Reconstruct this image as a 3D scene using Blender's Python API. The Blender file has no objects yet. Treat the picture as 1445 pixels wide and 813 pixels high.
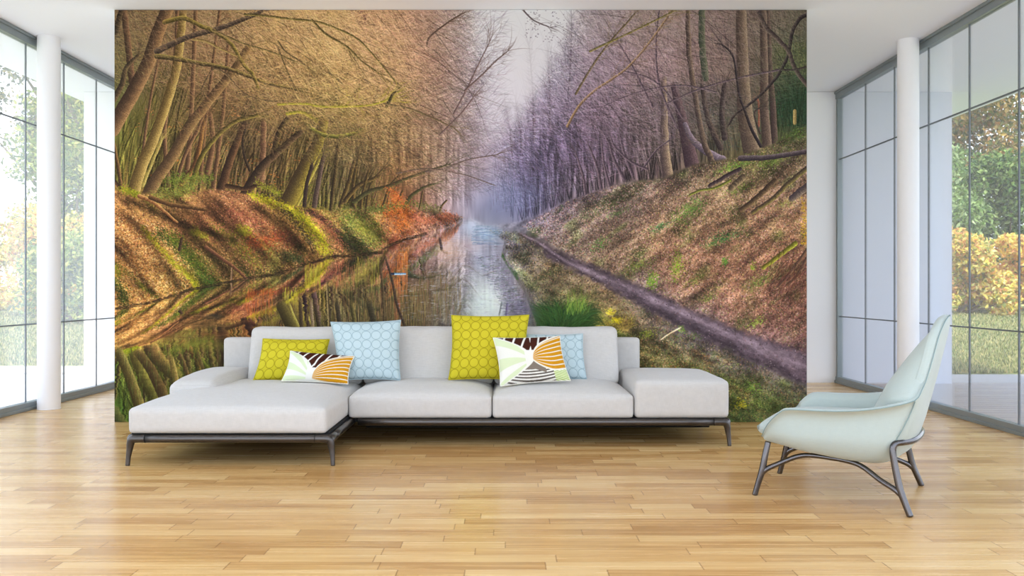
import bpy, math, random
from mathutils import Vector, Matrix, noise as mnoise
random.seed(3)
C = bpy.context.scene.collection
F = 1200.0; CAMZ = 1.12; VPX = 716.0        # focal length in pixels, eye height, where the depth lines meet

# ---------------------------------------------------------------- materials
def lin(c):
    return tuple((v/12.92 if v <= .04045 else ((v+.055)/1.055)**2.4) for v in [q/255. for q in c])
class NT:
    def __init__(s, name):
        s.m = bpy.data.materials.new(name); s.m.use_nodes = True; s.t = s.m.node_tree; s.n = s.t.nodes; s.b = s.n['Principled BSDF']; s.out = s.n['Material Output']
    def add(s, kind, **kw):
        n = s.n.new(kind)
        for k, v in kw.items():
            if k[0] == '_': n.inputs[int(k[1:])].default_value = v
            else: setattr(n, k, v)
        return n
    def link(s, a, b): s.t.links.new(a, b)
    def math(s, op, a, b=None, c=None):
        n = s.n.new('ShaderNodeMath'); n.operation = op
        for i, v in enumerate((a, b, c)):
            if v is None: continue
            if hasattr(v, 'is_linked'): s.link(v, n.inputs[i])
            else: n.inputs[i].default_value = v
        return n.outputs[0]
    def mix(s, f, a, b, mode='MIX'):
        n = s.n.new('ShaderNodeMix'); n.data_type = 'RGBA'; n.blend_type = mode
        for sk, v in ((n.inputs[0], f), (n.inputs[6], a), (n.inputs[7], b)):
            if hasattr(v, 'is_linked'): s.link(v, sk)
            elif isinstance(v, tuple): sk.default_value = (*v, 1) if len(v) == 3 else v
            else: sk.default_value = v
        return n.outputs[2]
def plain(name, rgb, rough=.5, metal=0., spec=.5, bump=0., bscale=200., var=0., coat=0.):
    t = NT(name); b = t.b; b.inputs['Base Color'].default_value = (*lin(rgb), 1); b.inputs['Roughness'].default_value = rough; b.inputs['Metallic'].default_value = metal
    b.inputs['Specular IOR Level'].default_value = spec
    tc = t.add('ShaderNodeTexCoord'); nz = t.add('ShaderNodeTexNoise'); nz.inputs['Scale'].default_value = bscale; nz.inputs['Detail'].default_value = 3; t.link(tc.outputs['Object'], nz.inputs['Vector'])
    if var:
        k = t.math('MULTIPLY_ADD', nz.outputs['Fac'], 2*var, 1-var)
        v = t.add('ShaderNodeVectorMath', operation='SCALE'); v.inputs[0].default_value = lin(rgb); t.link(k, v.inputs['Scale']); t.link(v.outputs[0], b.inputs['Base Color'])
    if bump:
        bp = t.add('ShaderNodeBump'); bp.inputs['Strength'].default_value = bump; bp.inputs['Distance'].default_value = .002; t.link(nz.outputs['Fac'], bp.inputs['Height']); t.link(bp.outputs[0], b.inputs['Normal'])
    return t.m
def fabric(name, rgb, scale=420., amt=.07, rough=.9):
    """woven cloth: two crossed sets of uneven threads"""
    t = NT(name); b = t.b; b.inputs['Roughness'].default_value = rough; b.inputs['Specular IOR Level'].default_value = .2
    b.inputs['Sheen Weight'].default_value = .25; b.inputs['Sheen Roughness'].default_value = .5
    tc = t.add('ShaderNodeTexCoord'); outs = []
    for sc in ((scale, scale*.06, scale*.06), (scale*.06, scale*.06, scale), (scale*.06, scale, scale*.06)):
        mp = t.add('ShaderNodeMapping'); mp.inputs['Scale'].default_value = sc; t.link(tc.outputs['Object'], mp.inputs['Vector'])
        nz = t.add('ShaderNodeTexNoise'); nz.inputs['Scale'].default_value = 1; nz.inputs['Detail'].default_value = 2; t.link(mp.outputs[0], nz.inputs['Vector']); outs.append(nz.outputs['Fac'])
    h = t.math('ADD', t.math('ADD', outs[0], outs[1]), outs[2])
    k = t.math('MULTIPLY_ADD', t.math('SUBTRACT', h, 1.5), amt*2.2, 1)
    v = t.add('ShaderNodeVectorMath', operation='SCALE'); v.inputs[0].default_value = lin(rgb); t.link(k, v.inputs['Scale']); t.link(v.outputs[0], b.inputs['Base Color'])
    bp = t.add('ShaderNodeBump'); bp.inputs['Strength'].default_value = .25; bp.inputs['Distance'].default_value = .0015; t.link(h, bp.inputs['Height']); t.link(bp.outputs[0], b.inputs['Normal'])
    return t.m
def circles(name, base, ring, fill, w, h, cell=.075):
    t = NT(name); b = t.b; b.inputs['Roughness'].default_value = .85; b.inputs['Specular IOR Level'].default_value = .2
    uv = t.add('ShaderNodeUVMap', uv_map='UVMap'); sp = t.add('ShaderNodeSeparateXYZ'); t.link(uv.outputs[0], sp.inputs[0])
    u = t.math('SUBTRACT', t.math('FRACT', t.math('MULTIPLY', sp.outputs[0], w/cell)), .5)
    v = t.math('SUBTRACT', t.math('FRACT', t.math('MULTIPLY', sp.outputs[1], h/cell)), .5)
    d = t.math('SQRT', t.math('ADD', t.math('MULTIPLY', u, u), t.math('MULTIPLY', v, v)))
    r = t.math('LESS_THAN', t.math('ABSOLUTE', t.math('SUBTRACT', d, .465)), .036)
    f = t.math('LESS_THAN', d, .43)
    # tiny stitches along the ring
    st = t.math('GREATER_THAN', t.math('SINE', t.math('MULTIPLY', t.math('ARCTAN2', u, v), 22)), -.55)
    r = t.math('MULTIPLY', r, t.math('MULTIPLY_ADD', st, .45, .55))
    c = t.mix(f, lin(base), lin(fill)); c = t.mix(r, c, lin(ring)); t.link(c, b.inputs['Base Color'])
    tc = t.add('ShaderNodeTexCoord'); nz = t.add('ShaderNodeTexNoise'); nz.inputs['Scale'].default_value = 350; t.link(tc.outputs['Object'], nz.inputs['Vector'])
    bp = t.add('ShaderNodeBump'); bp.inputs['Strength'].default_value = .3; bp.inputs['Distance'].default_value = .002; t.link(t.math('ADD', nz.outputs['Fac'], t.math('MULTIPLY', r, -.8)), bp.inputs['Height']); t.link(bp.outputs[0], b.inputs['Normal'])
    return t.m
def vcol(name, rough=.85, trans=0., spec=.2):
    t = NT(name); a = t.add('ShaderNodeVertexColor', layer_name='Col'); t.link(a.outputs[0], t.b.inputs['Base Color']); t.b.inputs['Roughness'].default_value = rough; t.b.inputs['Specular IOR Level'].default_value = spec
    if trans:
        tr = t.add('ShaderNodeBsdfTranslucent'); t.link(a.outputs[0], tr.inputs[0]); mx = t.add('ShaderNodeMixShader'); mx.inputs[0].default_value = trans
        t.link(t.b.outputs[0], mx.inputs[1]); t.link(tr.outputs[0], mx.inputs[2]); t.link(mx.outputs[0], t.out.inputs[0])
    return t.m
def floor_mat():
    t = NT('maple_planks'); b = t.b; tc = t.add('ShaderNodeTexCoord'); sp = t.add('ShaderNodeSeparateXYZ'); t.link(tc.outputs['Object'], sp.inputs[0])
    X, Y = sp.outputs[0], sp.outputs[1]; PW = .094; PL = 1.3
    def wn(a, bb=None, k=0.):
        n = t.add('ShaderNodeTexWhiteNoise', noise_dimensions='3D'); cb = t.add('ShaderNodeCombineXYZ'); t.link(a, cb.inputs[0])
        if bb is not None: t.link(bb, cb.inputs[1])
        cb.inputs[2].default_value = k; t.link(cb.outputs[0], n.inputs['Vector']); return n.outputs['Value']
    ry = t.math('DIVIDE', Y, PW); row = t.math('FLOOR', ry); fy = t.math('FRACT', ry)
    off = t.math('MULTIPLY', wn(row, None, 1.), 7.3)
    rx = t.math('ADD', t.math('DIVIDE', X, PL), off); col = t.math('FLOOR', rx); fx = t.math('FRACT', rx)
    # half of the boards are cut shorter at a place of their own
    cut = t.math('GREATER_THAN', fx, t.math('MULTIPLY_ADD', wn(col, row, 2.), .5, .3))
    idc = t.math('MULTIPLY_ADD', cut, .5, col)
    rnd = wn(idc, row, 3.); rnd2 = wn(idc, row, 4.)
    strip = t.math('FLOOR', t.math('MULTIPLY', fy, 3)); rs = wn(t.math('ADD', strip, t.math('MULTIPLY', row, 3.)), idc, 5.)
    # grain
    cb = t.add('ShaderNodeCombineXYZ'); t.link(t.math('MULTIPLY_ADD', rnd, 37., t.math('MULTIPLY', X, 1.6)), cb.inputs[0]); t.link(t.math('MULTIPLY', Y, 75.), cb.inputs[1]); t.link(t.math('MULTIPLY', rnd2, 20.), cb.inputs[2])
    g = t.add('ShaderNodeTexNoise'); g.inputs['Scale'].default_value = 1; g.inputs['Detail'].default_value = 4; g.inputs['Roughness'].default_value = .6; t.link(cb.outputs[0], g.inputs['Vector'])
    cb2 = t.add('ShaderNodeCombineXYZ'); t.link(t.math('MULTIPLY', X, 2.5), cb2.inputs[0]); t.link(t.math('MULTIPLY', Y, 12.), cb2.inputs[1]); t.link(rnd2, cb2.inputs[2])
    g2 = t.add('ShaderNodeTexNoise'); g2.inputs['Scale'].default_value = 1; g2.inputs['Detail'].default_value = 2; t.link(cb2.outputs[0], g2.inputs['Vector'])
    tone = t.math('ADD', t.math('MULTIPLY', rnd, .62), t.math('MULTIPLY', rs, .14)); tone = t.math('ADD', tone, t.math('MULTIPLY', t.math('SUBTRACT', g.outputs['Fac'], .5), 1.0)); tone = t.math('ADD', tone, t.math('MULTIPLY', t.math('SUBTRACT', g2.outputs['Fac'], .5), .35))
    cr = t.add('ShaderNodeValToRGB'); e = cr.color_ramp.elements
    e[0].position = -0.0; e[0].color = (*lin(FL[0]), 1); e[1].position = 1.; e[1].color = (*lin(FL[3]), 1)
    q = e.new(.35); q.color = (*lin(FL[1]), 1); q = e.new(.68); q.color = (*lin(FL[2]), 1)
    t.link(tone, cr.inputs[0])
    ey = t.math('LESS_THAN', t.math('MINIMUM', fy, t.math('SUBTRACT', 1., fy)), .018)
    dx = t.math('MINIMUM', t.math('MINIMUM', fx, t.math('SUBTRACT', 1., fx)), t.math('ABSOLUTE', t.math('SUBTRACT', fx, t.math('MULTIPLY_ADD', wn(col, row, 2.), .5, .3))))
    ex = t.math('LESS_THAN', dx, .0022)
    seam = t.math('MAXIMUM', t.math('MULTIPLY', ey, .3), t.math('MULTIPLY', ex, .55))
    c = t.mix(seam, cr.outputs[0], lin((120, 78, 42)))
    t.link(c, b.inputs['Base Color'])
    t.link(t.math('MULTIPLY_ADD', g.outputs['Fac'], .12, .20), b.inputs['Roughness'])
    bp = t.add('ShaderNodeBump'); bp.inputs['Strength'].default_value = .12; bp.inputs['Distance'].default_value = .001; t.link(t.math('SUBTRACT', t.math('MULTIPLY', g.outputs['Fac'], .4), seam), bp.inputs['Height']); t.link(bp.outputs[0], b.inputs['Normal'])
    b.inputs['Specular IOR Level'].default_value = .5
    return t.m
FL = [(182, 136, 82), (212, 168, 108), (226, 188, 130), (236, 204, 154)]
def glass_mat(name, refl, haze, tint=(1, 1, 1)):
    t = NT(name); t.n.remove(t.b)
    tr = t.add('ShaderNodeBsdfTransparent'); tr.inputs[0].default_value = (*tint, 1)
    gl = t.add('ShaderNodeBsdfGlossy'); gl.inputs['Roughness'].default_value = .0; gl.inputs[0].default_value = (1, 1, 1, 1)
    tl = t.add('ShaderNodeBsdfTranslucent'); tl.inputs[0].default_value = (.9, .93, .95, 1)
    # veil of glare put in as translucent white, stronger on the left
    m1 = t.add('ShaderNodeMixShader'); m1.inputs[0].default_value = haze; t.link(tr.outputs[0], m1.inputs[1]); t.link(tl.outputs[0], m1.inputs[2])
    lw = t.add('ShaderNodeLayerWeight'); lw.inputs['Blend'].default_value = .35
    k = t.math('MULTIPLY', t.math('POWER', lw.outputs['Facing'], 1.2), refl)
    m2 = t.add('ShaderNodeMixShader'); t.link(k, m2.inputs[0]); t.link(m1.outputs[0], m2.inputs[1]); t.link(gl.outputs[0], m2.inputs[2]); t.link(m2.outputs[0], t.out.inputs[0])
    return t.m

M = dict(
    plaster=plain('white_plaster', (248, 248, 250), .85, bump=.05, bscale=60, var=.01),
    ceiling=plain('ceiling_paint', (244, 247, 253), .9, bump=.04, bscale=80, var=.01),
    column=plain('column_paint', (240, 240, 243), .5, var=.008, bscale=20),
    rail=plain('grey_green_aluminium', (134, 143, 145), .35, .3, var=.03, bscale=8),
    mullion=plain('dark_glazing_joint', (104, 110, 116), .5, .2, var=.03, bscale=30),
    sofa=fabric('light_grey_linen', (196, 194, 192)),
    sofa_dark=plain('black_shade_and_joint', (14, 14, 16), .9, var=.05),
    seam=plain('grey_thread', (150, 148, 150), .9, var=.05),
    frame=plain('bronze_grey_metal', (86, 82, 80), .30, .9, var=.05, bscale=30),
    chrome=plain('dark_chrome', (98, 95, 96), .2, 1., var=.05, bscale=20),
    mint=fabric('pale_mint_wool', (174, 186, 183), scale=600, amt=.03),
    mint_seam=plain('grey_green_piping', (128, 150, 152), .8, var=.05),
    deck=plain('shaded_decking', (158, 152, 150), .6, var=.06, bscale=12),
    reflected=plain('reflected_plaster_grey', (200, 205, 216), .85, var=.01),
    deck_lit=plain('lit_decking', (206, 202, 198), .7, var=.05, bscale=10),
    bounce_stone=plain('pale_bounce_stone', (240, 241, 244), .7, var=.05, bscale=4),
    leafcushion=vcol('printed_leaf_cloth'),
    foliage=vcol('leaves', .7, .35, .3),
    bark=plain('bark', (120, 104, 84), .9, var=.3, bscale=12, bump=.4),
    gravel=plain('pale_gravel', (196, 186, 168), .95, var=.18, bscale=14, bump=.5),
    glassL=glass_mat('window_glass_left', .34, .12), glassR=glass_mat('window_glass_right', .5, .012, (.98, .985, 1.)))
M['floor'] = floor_mat()

# ---------------------------------------------------------------- helpers
def mesh(name, V, Fc, m=None, parent=None, smooth=True, cols=None, uvs=None):
    me = bpy.data.meshes.new(name); me.from_pydata([tuple(v) for v in V], [], Fc); me.update()
    if smooth: me.polygons.foreach_set('use_smooth', [True]*len(me.polygons))
    if cols is not None:
        a = me.color_attributes.new('Col', 'FLOAT_COLOR', 'POINT'); a.data.foreach_set('color', [x for c in cols for x in (*c, 1.)])
    if uvs is not None:
        l = me.uv_layers.new(name='UVMap'); ii = [0]*len(me.loops); me.loops.foreach_get('vertex_index', ii); l.data.foreach_set('uv', [x for i in ii for x in uvs[i]])
    if m: me.materials.append(m)
    o = bpy.data.objects.new(name, me); C.objects.link(o)
    if parent: o.parent = parent
    return o
def thing(name, label, cat, loc=(0, 0, 0), rz=0., group=None):
    o = bpy.data.objects.new(name, None); C.objects.link(o); o.location = loc; o.rotation_euler = (0, 0, rz); o.empty_display_size = .1
    return tag(o, label, cat, group)
def tag(o, label, cat, group=None):
    o['label'] = label; o['category'] = cat
    if group: o['group'] = group
    return o
def struct(o): o['kind'] = 'structure'; return o
class B:
    """collects boxes and tubes into one mesh"""
    def __init__(s): s.V = []; s.F = []
    def box(s, x0, x1, y0, y1, z0, z1):
        i = len(s.V); s.V += [(x, y, z) for z in (z0, z1) for y in (y0, y1) for x in (x0, x1)]
        s.F += [[i+a for a in f] for f in ((0, 2, 3, 1), (4, 5, 7, 6), (0, 1, 5, 4), (2, 6, 7, 3), (0, 4, 6, 2), (1, 3, 7, 5))]; return s
    def tube(s, pts, rad, n=12, flat=1., sub=6):
        P, Rr = spline(pts, rad, sub); i0 = len(s.V); up = None
        for k, p in enumerate(P):
            d = (P[min(k+1, len(P)-1)]-P[max(k-1, 0)]).normalized()
            if up is None: up = Vector((0, 0, 1)) if abs(d.z) < .8 else Vector((1, 0, 0))
            side = d.cross(up).normalized(); up = side.cross(d).normalized()
            for j in range(n):
                a = 2*math.pi*j/n; s.V.append(p+side*math.cos(a)*Rr[k]+up*math.sin(a)*Rr[k]*flat)
        for k in range(len(P)-1):
            for j in range(n): s.F.append([i0+k*n+j, i0+k*n+(j+1) % n, i0+(k+1)*n+(j+1) % n, i0+(k+1)*n+j])
        for k, rev in ((0, 0), (len(P)-1, 1)):
            c = len(s.V); s.V.append(P[k]); 
            for j in range(n):
                f = [i0+k*n+(j+1) % n, i0+k*n+j, c]; s.F.append(f[::-1] if rev else f)
        return s
    def build(s, name, m, parent=None, smooth=False, bevel=0.):
        o = mesh(name, s.V, s.F, m, parent, smooth)
        if bevel:
            b = o.modifiers.new('bevel', 'BEVEL'); b.width = bevel; b.segments = 3; b.limit_method = 'ANGLE'
        return o
def spline(pts, rad, sub=6):
    P = [Vector(p) for p in pts]; Rr = list(rad) if hasattr(rad, '__len__') else [rad]*len(P)
    out = []; ro = []
    for i in range(len(P)-1):
        a, b, c, d = P[max(i-1, 0)], P[i], P[i+1], P[min(i+2, len(P)-1)]
        for k in range(sub):
            f = k/sub; out.append(.5*((2*b)+(c-a)*f+(2*a-5*b+4*c-d)*f*f+(3*b-a-3*c+d)*f**3)); ro.append(Rr[i]*(1-f)+Rr[i+1]*f)
    out.append(P[-1]); ro.append(Rr[-1]); return out, ro
def box(name, x0, x1, y0, y1, z0, z1, m, parent=None, bevel=0.): return B().box(x0, x1, y0, y1, z0, z1).build(name, m, parent, False, bevel)
def soft(name, x0, x1, y0, y1, z0, z1, r, m, parent, nx=28, ny=24, nz=10, crown=0., bulge=0., wr=.003, fn=None, seed=0, crp=4):
    """an upholstered block: rounded edges, crowned top, slightly bulging sides, faint wrinkles"""
    cx, cy, cz = (x0+x1)/2, (y0+y1)/2, (z0+z1)/2; h = ((x1-x0)/2, (y1-y0)/2, (z1-z0)/2); N = (nx, ny, nz)
    idx = {}; V = []; Fc = []
    def dist(i, n, hh):     # more rows near the edges
        t = -1+2*i/n; return math.copysign(1-(1-abs(t))**1.35, t)
    def vid(i, j, k):
        if (i, j, k) in idx: return idx[(i, j, k)]
        t = [dist(i, nx, h[0]), dist(j, ny, h[1]), dist(k, nz, h[2])]
        p = Vector([t[a]*h[a] for a in range(3)]); rr = min(r, *h)
        q = Vector([max(-h[a]+rr, min(h[a]-rr, p[a])) for a in range(3)]); d = p-q
        if d.length > 1e-9: p = q+d.normalized()*rr
        u, v, w = t
        if w > 0: p.z += crown*(1-abs(u)**crp)*(1-abs(v)**crp)*max(0, w)
        p.y += bulge*math.copysign(1, v)*(1-u*u)*(1-w*w)*(abs(v) ** 3); p.x += bulge*math.copysign(1, u)*(1-v*v)*(1-w*w)*(abs(u)**3)
        nn = mnoise.noise(Vector((p.x*3.1+seed, p.y*3.7, p.z*3+seed*.7)))*2+mnoise.noise(Vector((p.x*9+seed, p.y*8, p.z*9)))
        e = p.normalized() if p.length else Vector((0, 0, 1)); p += Vector((0, 0, 1))*nn*wr*(w > .5) + Vector((0, 1 if v > 0 else -1, 0))*nn*wr*.5*(abs(v) > .9)
        p += Vector((cx, cy, cz))
        if fn: p = fn(p, u, v, w)
        idx[(i, j, k)] = len(V); V.append(p); return idx[(i, j, k)]
    for k in (0, nz):
        for i in range(nx):
            for j in range(ny):
                f = [vid(i, j, k), vid(i+1, j, k), vid(i+1, j+1, k), vid(i, j+1, k)]; Fc.append(f if k else f[::-1])
    for j in (0, ny):
        for i in range(nx):
            for k in range(nz):
                f = [vid(i, j, k), vid(i+1, j, k), vid(i+1, j, k+1), vid(i, j, k+1)]; Fc.append(f[::-1] if j else f)
    for i in (0, nx):
        for j in range(ny):
            for k in range(nz):
                f = [vid(i, j, k), vid(i, j+1, k), vid(i, j+1, k+1), vid(i, j, k+1)]; Fc.append(f if i else f[::-1])
    return mesh(name, V, Fc, m, parent)

# ---------------------------------------------------------------- the room
XL, XR, YB, YF, H = -4.42, 3.93, 10.1, 1.5, 3.455
floor = struct(box('floor', XL-.06, XR+.06, YF, YB, -.12, 0, M['floor']))
struct(B().box(-5.30, 6.10, YF-.5, 13.0, H, H+.35).build('ceiling', M['ceiling'], None, False))
struct(box('wall_back', -5.03, XR+.03, YB, YB+.25, -.12, H-.002, M['plaster']))
struct(box('wall_reflection', XR+.03, 5.28, YB, YB+.25, -.12, H-.002, M['reflected']))  # back wall's reflection in the glass, built outside as a greyer piece
# partition that carries the mural, nearly the room's full height
PX0, PX1, PYF = -3.288, 2.506, 7.125
struct(box('wall_partition', PX0, PX1, PYF, PYF+.2, 0, H-.002, M['plaster']))
# the slim white pier at the right end of the back wall is the back wall itself; its corner has a grey post
def glazing(num, x, y0, y1, ys, mat, side):
    """a frameless glass wall: floor and ceiling rails, panes, dark joints, two thin transoms"""
    w = thing('window_%d' % num, '', 'window'); del w['label']; del w['category']; struct(w)
    t = .035
    b = B().box(x-t, x+t, y0, y1, 0, .075).box(x-t-.012, x+t+.012, y0, y1, 0, .03); b.build('bottom_rail', M['rail'], w, bevel=.004)
    b = B().box(x-t, x+t, y0, y1, H-.09, H-.001).box(x-t-.015, x+t+.015, y0, y1, H-.03, H-.001); b.build('top_rail', M['rail'], w, bevel=.004)
    ys = [y0]+ys+[y1]
    for a, c in zip(ys[:-1], ys[1:]):
        B().box(x-.005, x+.005, a+.004, c-.004, .075, H-.09).build('pane', mat, w)
    for y in ys[1:-1]: box('mullion', x-.0065, x+.0065, y-.0055, y+.0055, .075, H-.09, M['mullion'], w)
    for y in (y0+.02, y1-.035): box('end_post', x-.03, x+.03, y-.02, y+.02, .075, H-.09, M['rail'], w)
    for z in (.788, 2.645): box('transom', x-.0075, x+.0075, y0+.04, y1-.055, z-.006, z+.006, M['mullion'], w)
    return w
def grid(y_first, step, y0, y1):
    n0 = math.ceil((y0+.2-y_first)/step); out = []
    k = n0
    while y_first+k*step < y1-.2: out.append(y_first+k*step); k += 1
    return out
glazing(1, XL, YF, YB, grid(7.80, .67, YF, YB), M['glassL'], -1)
glazing(2, XR, YF, YB, grid(7.23, .70, YF, YB), M['glassR'], 1)
# unseen front left open, added to let in light from outside: only its rails
wb = thing('window_3', '', 'window'); del wb['label']; del wb['category']; struct(wb)
B().box(XL, XR, YF-.04, YF+.04, -.02, .004).build('bottom_rail', M['rail'], wb); B().box(XL, XR, YF-.04, YF+.04, H-.09, H-.001).build('top_rail', M['rail'], wb)
def column(x, y, r, label):
    t = thing('column', label, 'column', (x, y, 0)); n = 48
    V = []; Fc = []
    for k, (z, rr) in enumerate(((0, r), (H*.5, r), (H, r))):
        for j in range(n): V.append((math.cos(2*math.pi*j/n)*rr, math.sin(2*math.pi*j/n)*rr, z))
    for k in range(2):
        for j in range(n): Fc.append([k*n+j, k*n+(j+1) % n, (k+1)*n+(j+1) % n, (k+1)*n+j])
    mesh('shaft', V, Fc, M['column'], t)
    B().tube([(math.cos(a)*r*1.004, math.sin(a)*r*1.004, .003) for a in [2*math.pi*q/36 for q in range(37)]], .0025, 6, sub=1).build('base_joint', M['plaster'], t, True)
    B().tube([(math.cos(a)*r*1.004, math.sin(a)*r*1.004, H-.004) for a in [2*math.pi*q/36 for q in range(37)]], .003, 6, sub=1).build('ceiling_joint', M['plaster'], t, True)
column(-4.262, 7.906, .099, 'round white column by the left glass wall, beside the mural')
column(3.77, 8.0, .095, 'round white column by the right glass wall, behind the armchair')

# the mural: a printed sheet on the partition
import numpy as np
def paint_mural(S=1.5, X0=160.0, Y0=12.0, WPX=979, HPX=585, seed=5):
    """the woodland canal picture printed on the wall, drawn stroke by stroke (display colours, 0..1)"""
    rng = np.random.default_rng(seed)
    W, H = int(WPX*S), int(HPX*S)
    yy, xx = np.mgrid[0:H, 0:W].astype(np.float32)
    PX = xx/S + X0; PY = yy/S + Y0
    # ---- broad colours of the picture
    pts = """
170,25,112,92,66;230,25,128,103,72;300,25,142,115,82;380,25,165,132,90;460,25,176,141,98;540,25,172,133,100;600,25,160,125,105;645,25,165,145,140;700,25,203,200,203;760,25,205,201,203;800,25,178,168,175;850,25,150,130,132;920,25,150,126,120;1000,25,140,116,110;1060,25,122,102,90;1120,25,112,100,84
170,90,108,96,62;230,90,125,99,70;300,90,135,106,75;380,90,160,126,84;460,90,174,139,92;540,90,170,134,95;600,90,163,125,100;645,90,150,126,122;690,80,198,192,200;730,90,190,184,192;780,90,165,155,172;850,90,148,124,136;920,90,155,125,126;1000,90,142,114,108;1060,90,120,100,88;1120,90,92,98,66
170,160,105,105,58;230,160,120,98,66;300,160,122,94,64;380,160,140,113,74;460,160,158,130,82;540,160,163,130,86;600,160,150,119,94;640,160,145,120,112;682,155,182,172,184;730,160,158,145,168;780,160,145,125,150;850,160,142,116,134;920,160,135,112,118;990,160,108,96,92;1040,160,98,86,76;1125,160,46,72,48
170,220,118,112,48;230,220,108,92,54;300,220,100,84,54;360,220,100,82,58;420,220,96,82,52;480,220,126,105,70;540,220,134,108,74;600,220,140,112,84;650,220,150,126,120;690,220,160,148,172;740,220,130,114,150;800,220,116,96,126;860,220,112,92,112;930,220,110,92,96;1000,220,96,84,66;1060,220,112,104,60;1120,205,105,105,60;1130,240,125,95,80
170,272,170,118,72;215,275,140,118,58;270,272,140,108,62;320,275,160,108,76;370,272,165,115,76;410,280,140,128,48;450,262,100,88,60;500,262,96,86,60;560,262,140,96,62;610,262,140,112,92;650,270,170,150,160;700,275,125,130,165;760,270,102,92,124;820,275,118,104,114;880,275,126,106,100;950,270,130,106,86;1020,270,132,108,78;1100,270,140,108,84
170,320,205,140,80;230,320,150,104,66;290,320,150,95,62;350,320,158,102,72;410,320,140,98,62;445,318,160,146,46;478,330,120,84,62;505,320,88,92,52;560,315,165,98,64;610,318,160,105,85;645,312,150,130,140;675,312,150,168,192;705,332,120,112,116;745,312,118,116,140;790,320,132,112,110;850,320,130,106,92;950,320,142,110,84;1050,320,148,110,84;1130,320,150,112,80
170,372,195,138,74;215,372,205,146,78;265,378,110,110,46;300,385,78,78,38;340,372,104,82,46;385,372,120,96,56;435,350,130,92,60;460,368,150,110,60;500,375,92,76,50;550,365,120,82,56;600,365,120,98,84;640,355,160,135,130;675,355,150,148,170;705,360,125,120,135;745,372,118,104,84;800,360,122,108,94;870,370,138,114,88;950,370,150,110,84;1050,370,150,108,82;1130,380,128,88,70
170,420,165,125,56;215,410,185,135,64;255,425,130,112,50;300,425,110,82,44;345,405,125,90,50;385,410,110,86,46;440,410,120,88,50;500,410,92,86,52;560,410,120,84,52;600,400,96,88,74;650,400,130,120,122;680,385,165,168,180;715,405,135,130,150;757,415,118,100,70;800,400,128,108,86;860,400,128,104,90;900,418,108,96,104;960,410,146,108,82;1050,420,146,104,80;1130,430,130,92,76
170,470,185,128,68;215,460,190,134,76;260,455,120,96,50;300,450,115,86,46;350,445,140,86,52;400,450,92,78,44;460,450,96,84,56;520,445,98,86,58;570,445,104,86,58;620,440,104,90,72;655,440,150,155,155;690,430,185,195,192;722,440,130,122,148;752,450,96,96,66;790,445,60,80,46;840,456,140,126,62;880,455,130,112,62;930,445,105,92,102;985,470,108,96,108;1040,450,142,102,82;1110,460,140,98,80
170,520,88,100,40;200,520,96,88,36;240,520,96,90,44;300,500,88,84,38;400,520,90,80,44;560,520,100,88,60;700,520,140,140,140;760,520,100,100,60;860,520,120,100,62;920,500,112,104,62;980,530,112,108,58;1030,495,96,84,96;1080,505,118,102,120;1125,515,128,110,132;1120,480,136,96,84
170,575,66,92,40;190,575,90,82,38;260,560,80,76,34;600,570,80,75,50;900,560,110,96,60;970,575,104,92,56;1040,560,112,116,66;1080,570,116,118,76;1125,555,70,74,58;1130,590,60,60,44;1050,592,60,76,40"""
    P = np.array([[float(v) for v in p.split(',')] for p in pts.replace('\n', ';').split(';') if p.strip()])
    gx = np.arange(X0, X0+WPX+8, 8.0); gy = np.arange(Y0, Y0+HPX+8, 8.0)
    GX, GY = np.meshgrid(gx, gy)
    def field_at(GX, GY, sig=26.0):
        d2 = (GX[..., None]-P[:, 0])**2 + (GY[..., None]-P[:, 1])**2
        w = np.exp(-d2/(2*sig*sig)) + 1e-7/(1+d2)
        return (w[..., None]*P[:, 2:]).sum(-2)/w.sum(-1)[..., None]/255.0
    G = field_at(GX, GY).astype(np.float32)
    def samp(A, gx0, gy0, step, x, y):
        fx = np.clip((x-gx0)/step, 0, A.shape[1]-1.001); fy = np.clip((y-gy0)/step, 0, A.shape[0]-1.001)
        ix = fx.astype(int); iy = fy.astype(int); tx = (fx-ix)[..., None]; ty = (fy-iy)[..., None]
        return (A[iy, ix]*(1-tx)+A[iy, ix+1]*tx)*(1-ty) + (A[iy+1, ix]*(1-tx)+A[iy+1, ix+1]*tx)*ty
    def field(x, y): return samp(G, X0, Y0, 8.0, np.asarray(x, float), np.asarray(y, float))
    def noise(cell, sx=1.0, sy=1.0, ang=0.0):
        """smooth value noise with cells of the given size in picture pixels"""
        c, s = np.cos(ang), np.sin(ang)
        u = (PX*c+PY*s)/(cell*sx); v = (-PX*s+PY*c)/(cell*sy)
        u = u-u.min(); v = v-v.min()
        n = rng.random((int(v.max())+3, int(u.max())+3)).astype(np.float32)
        iu = u.astype(int); iv = v.astype(int); tu = u-iu; tv = v-iv
        tu = tu*tu*(3-2*tu); tv = tv*tv*(3-2*tv)
        return (n[iv, iu]*(1-tu)+n[iv, iu+1]*tu)*(1-tv)+(n[iv+1, iu]*(1-tu)+n[iv+1, iu+1]*tu)*tv - .5
    img = field(PX, PY).astype(np.float32)
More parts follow.
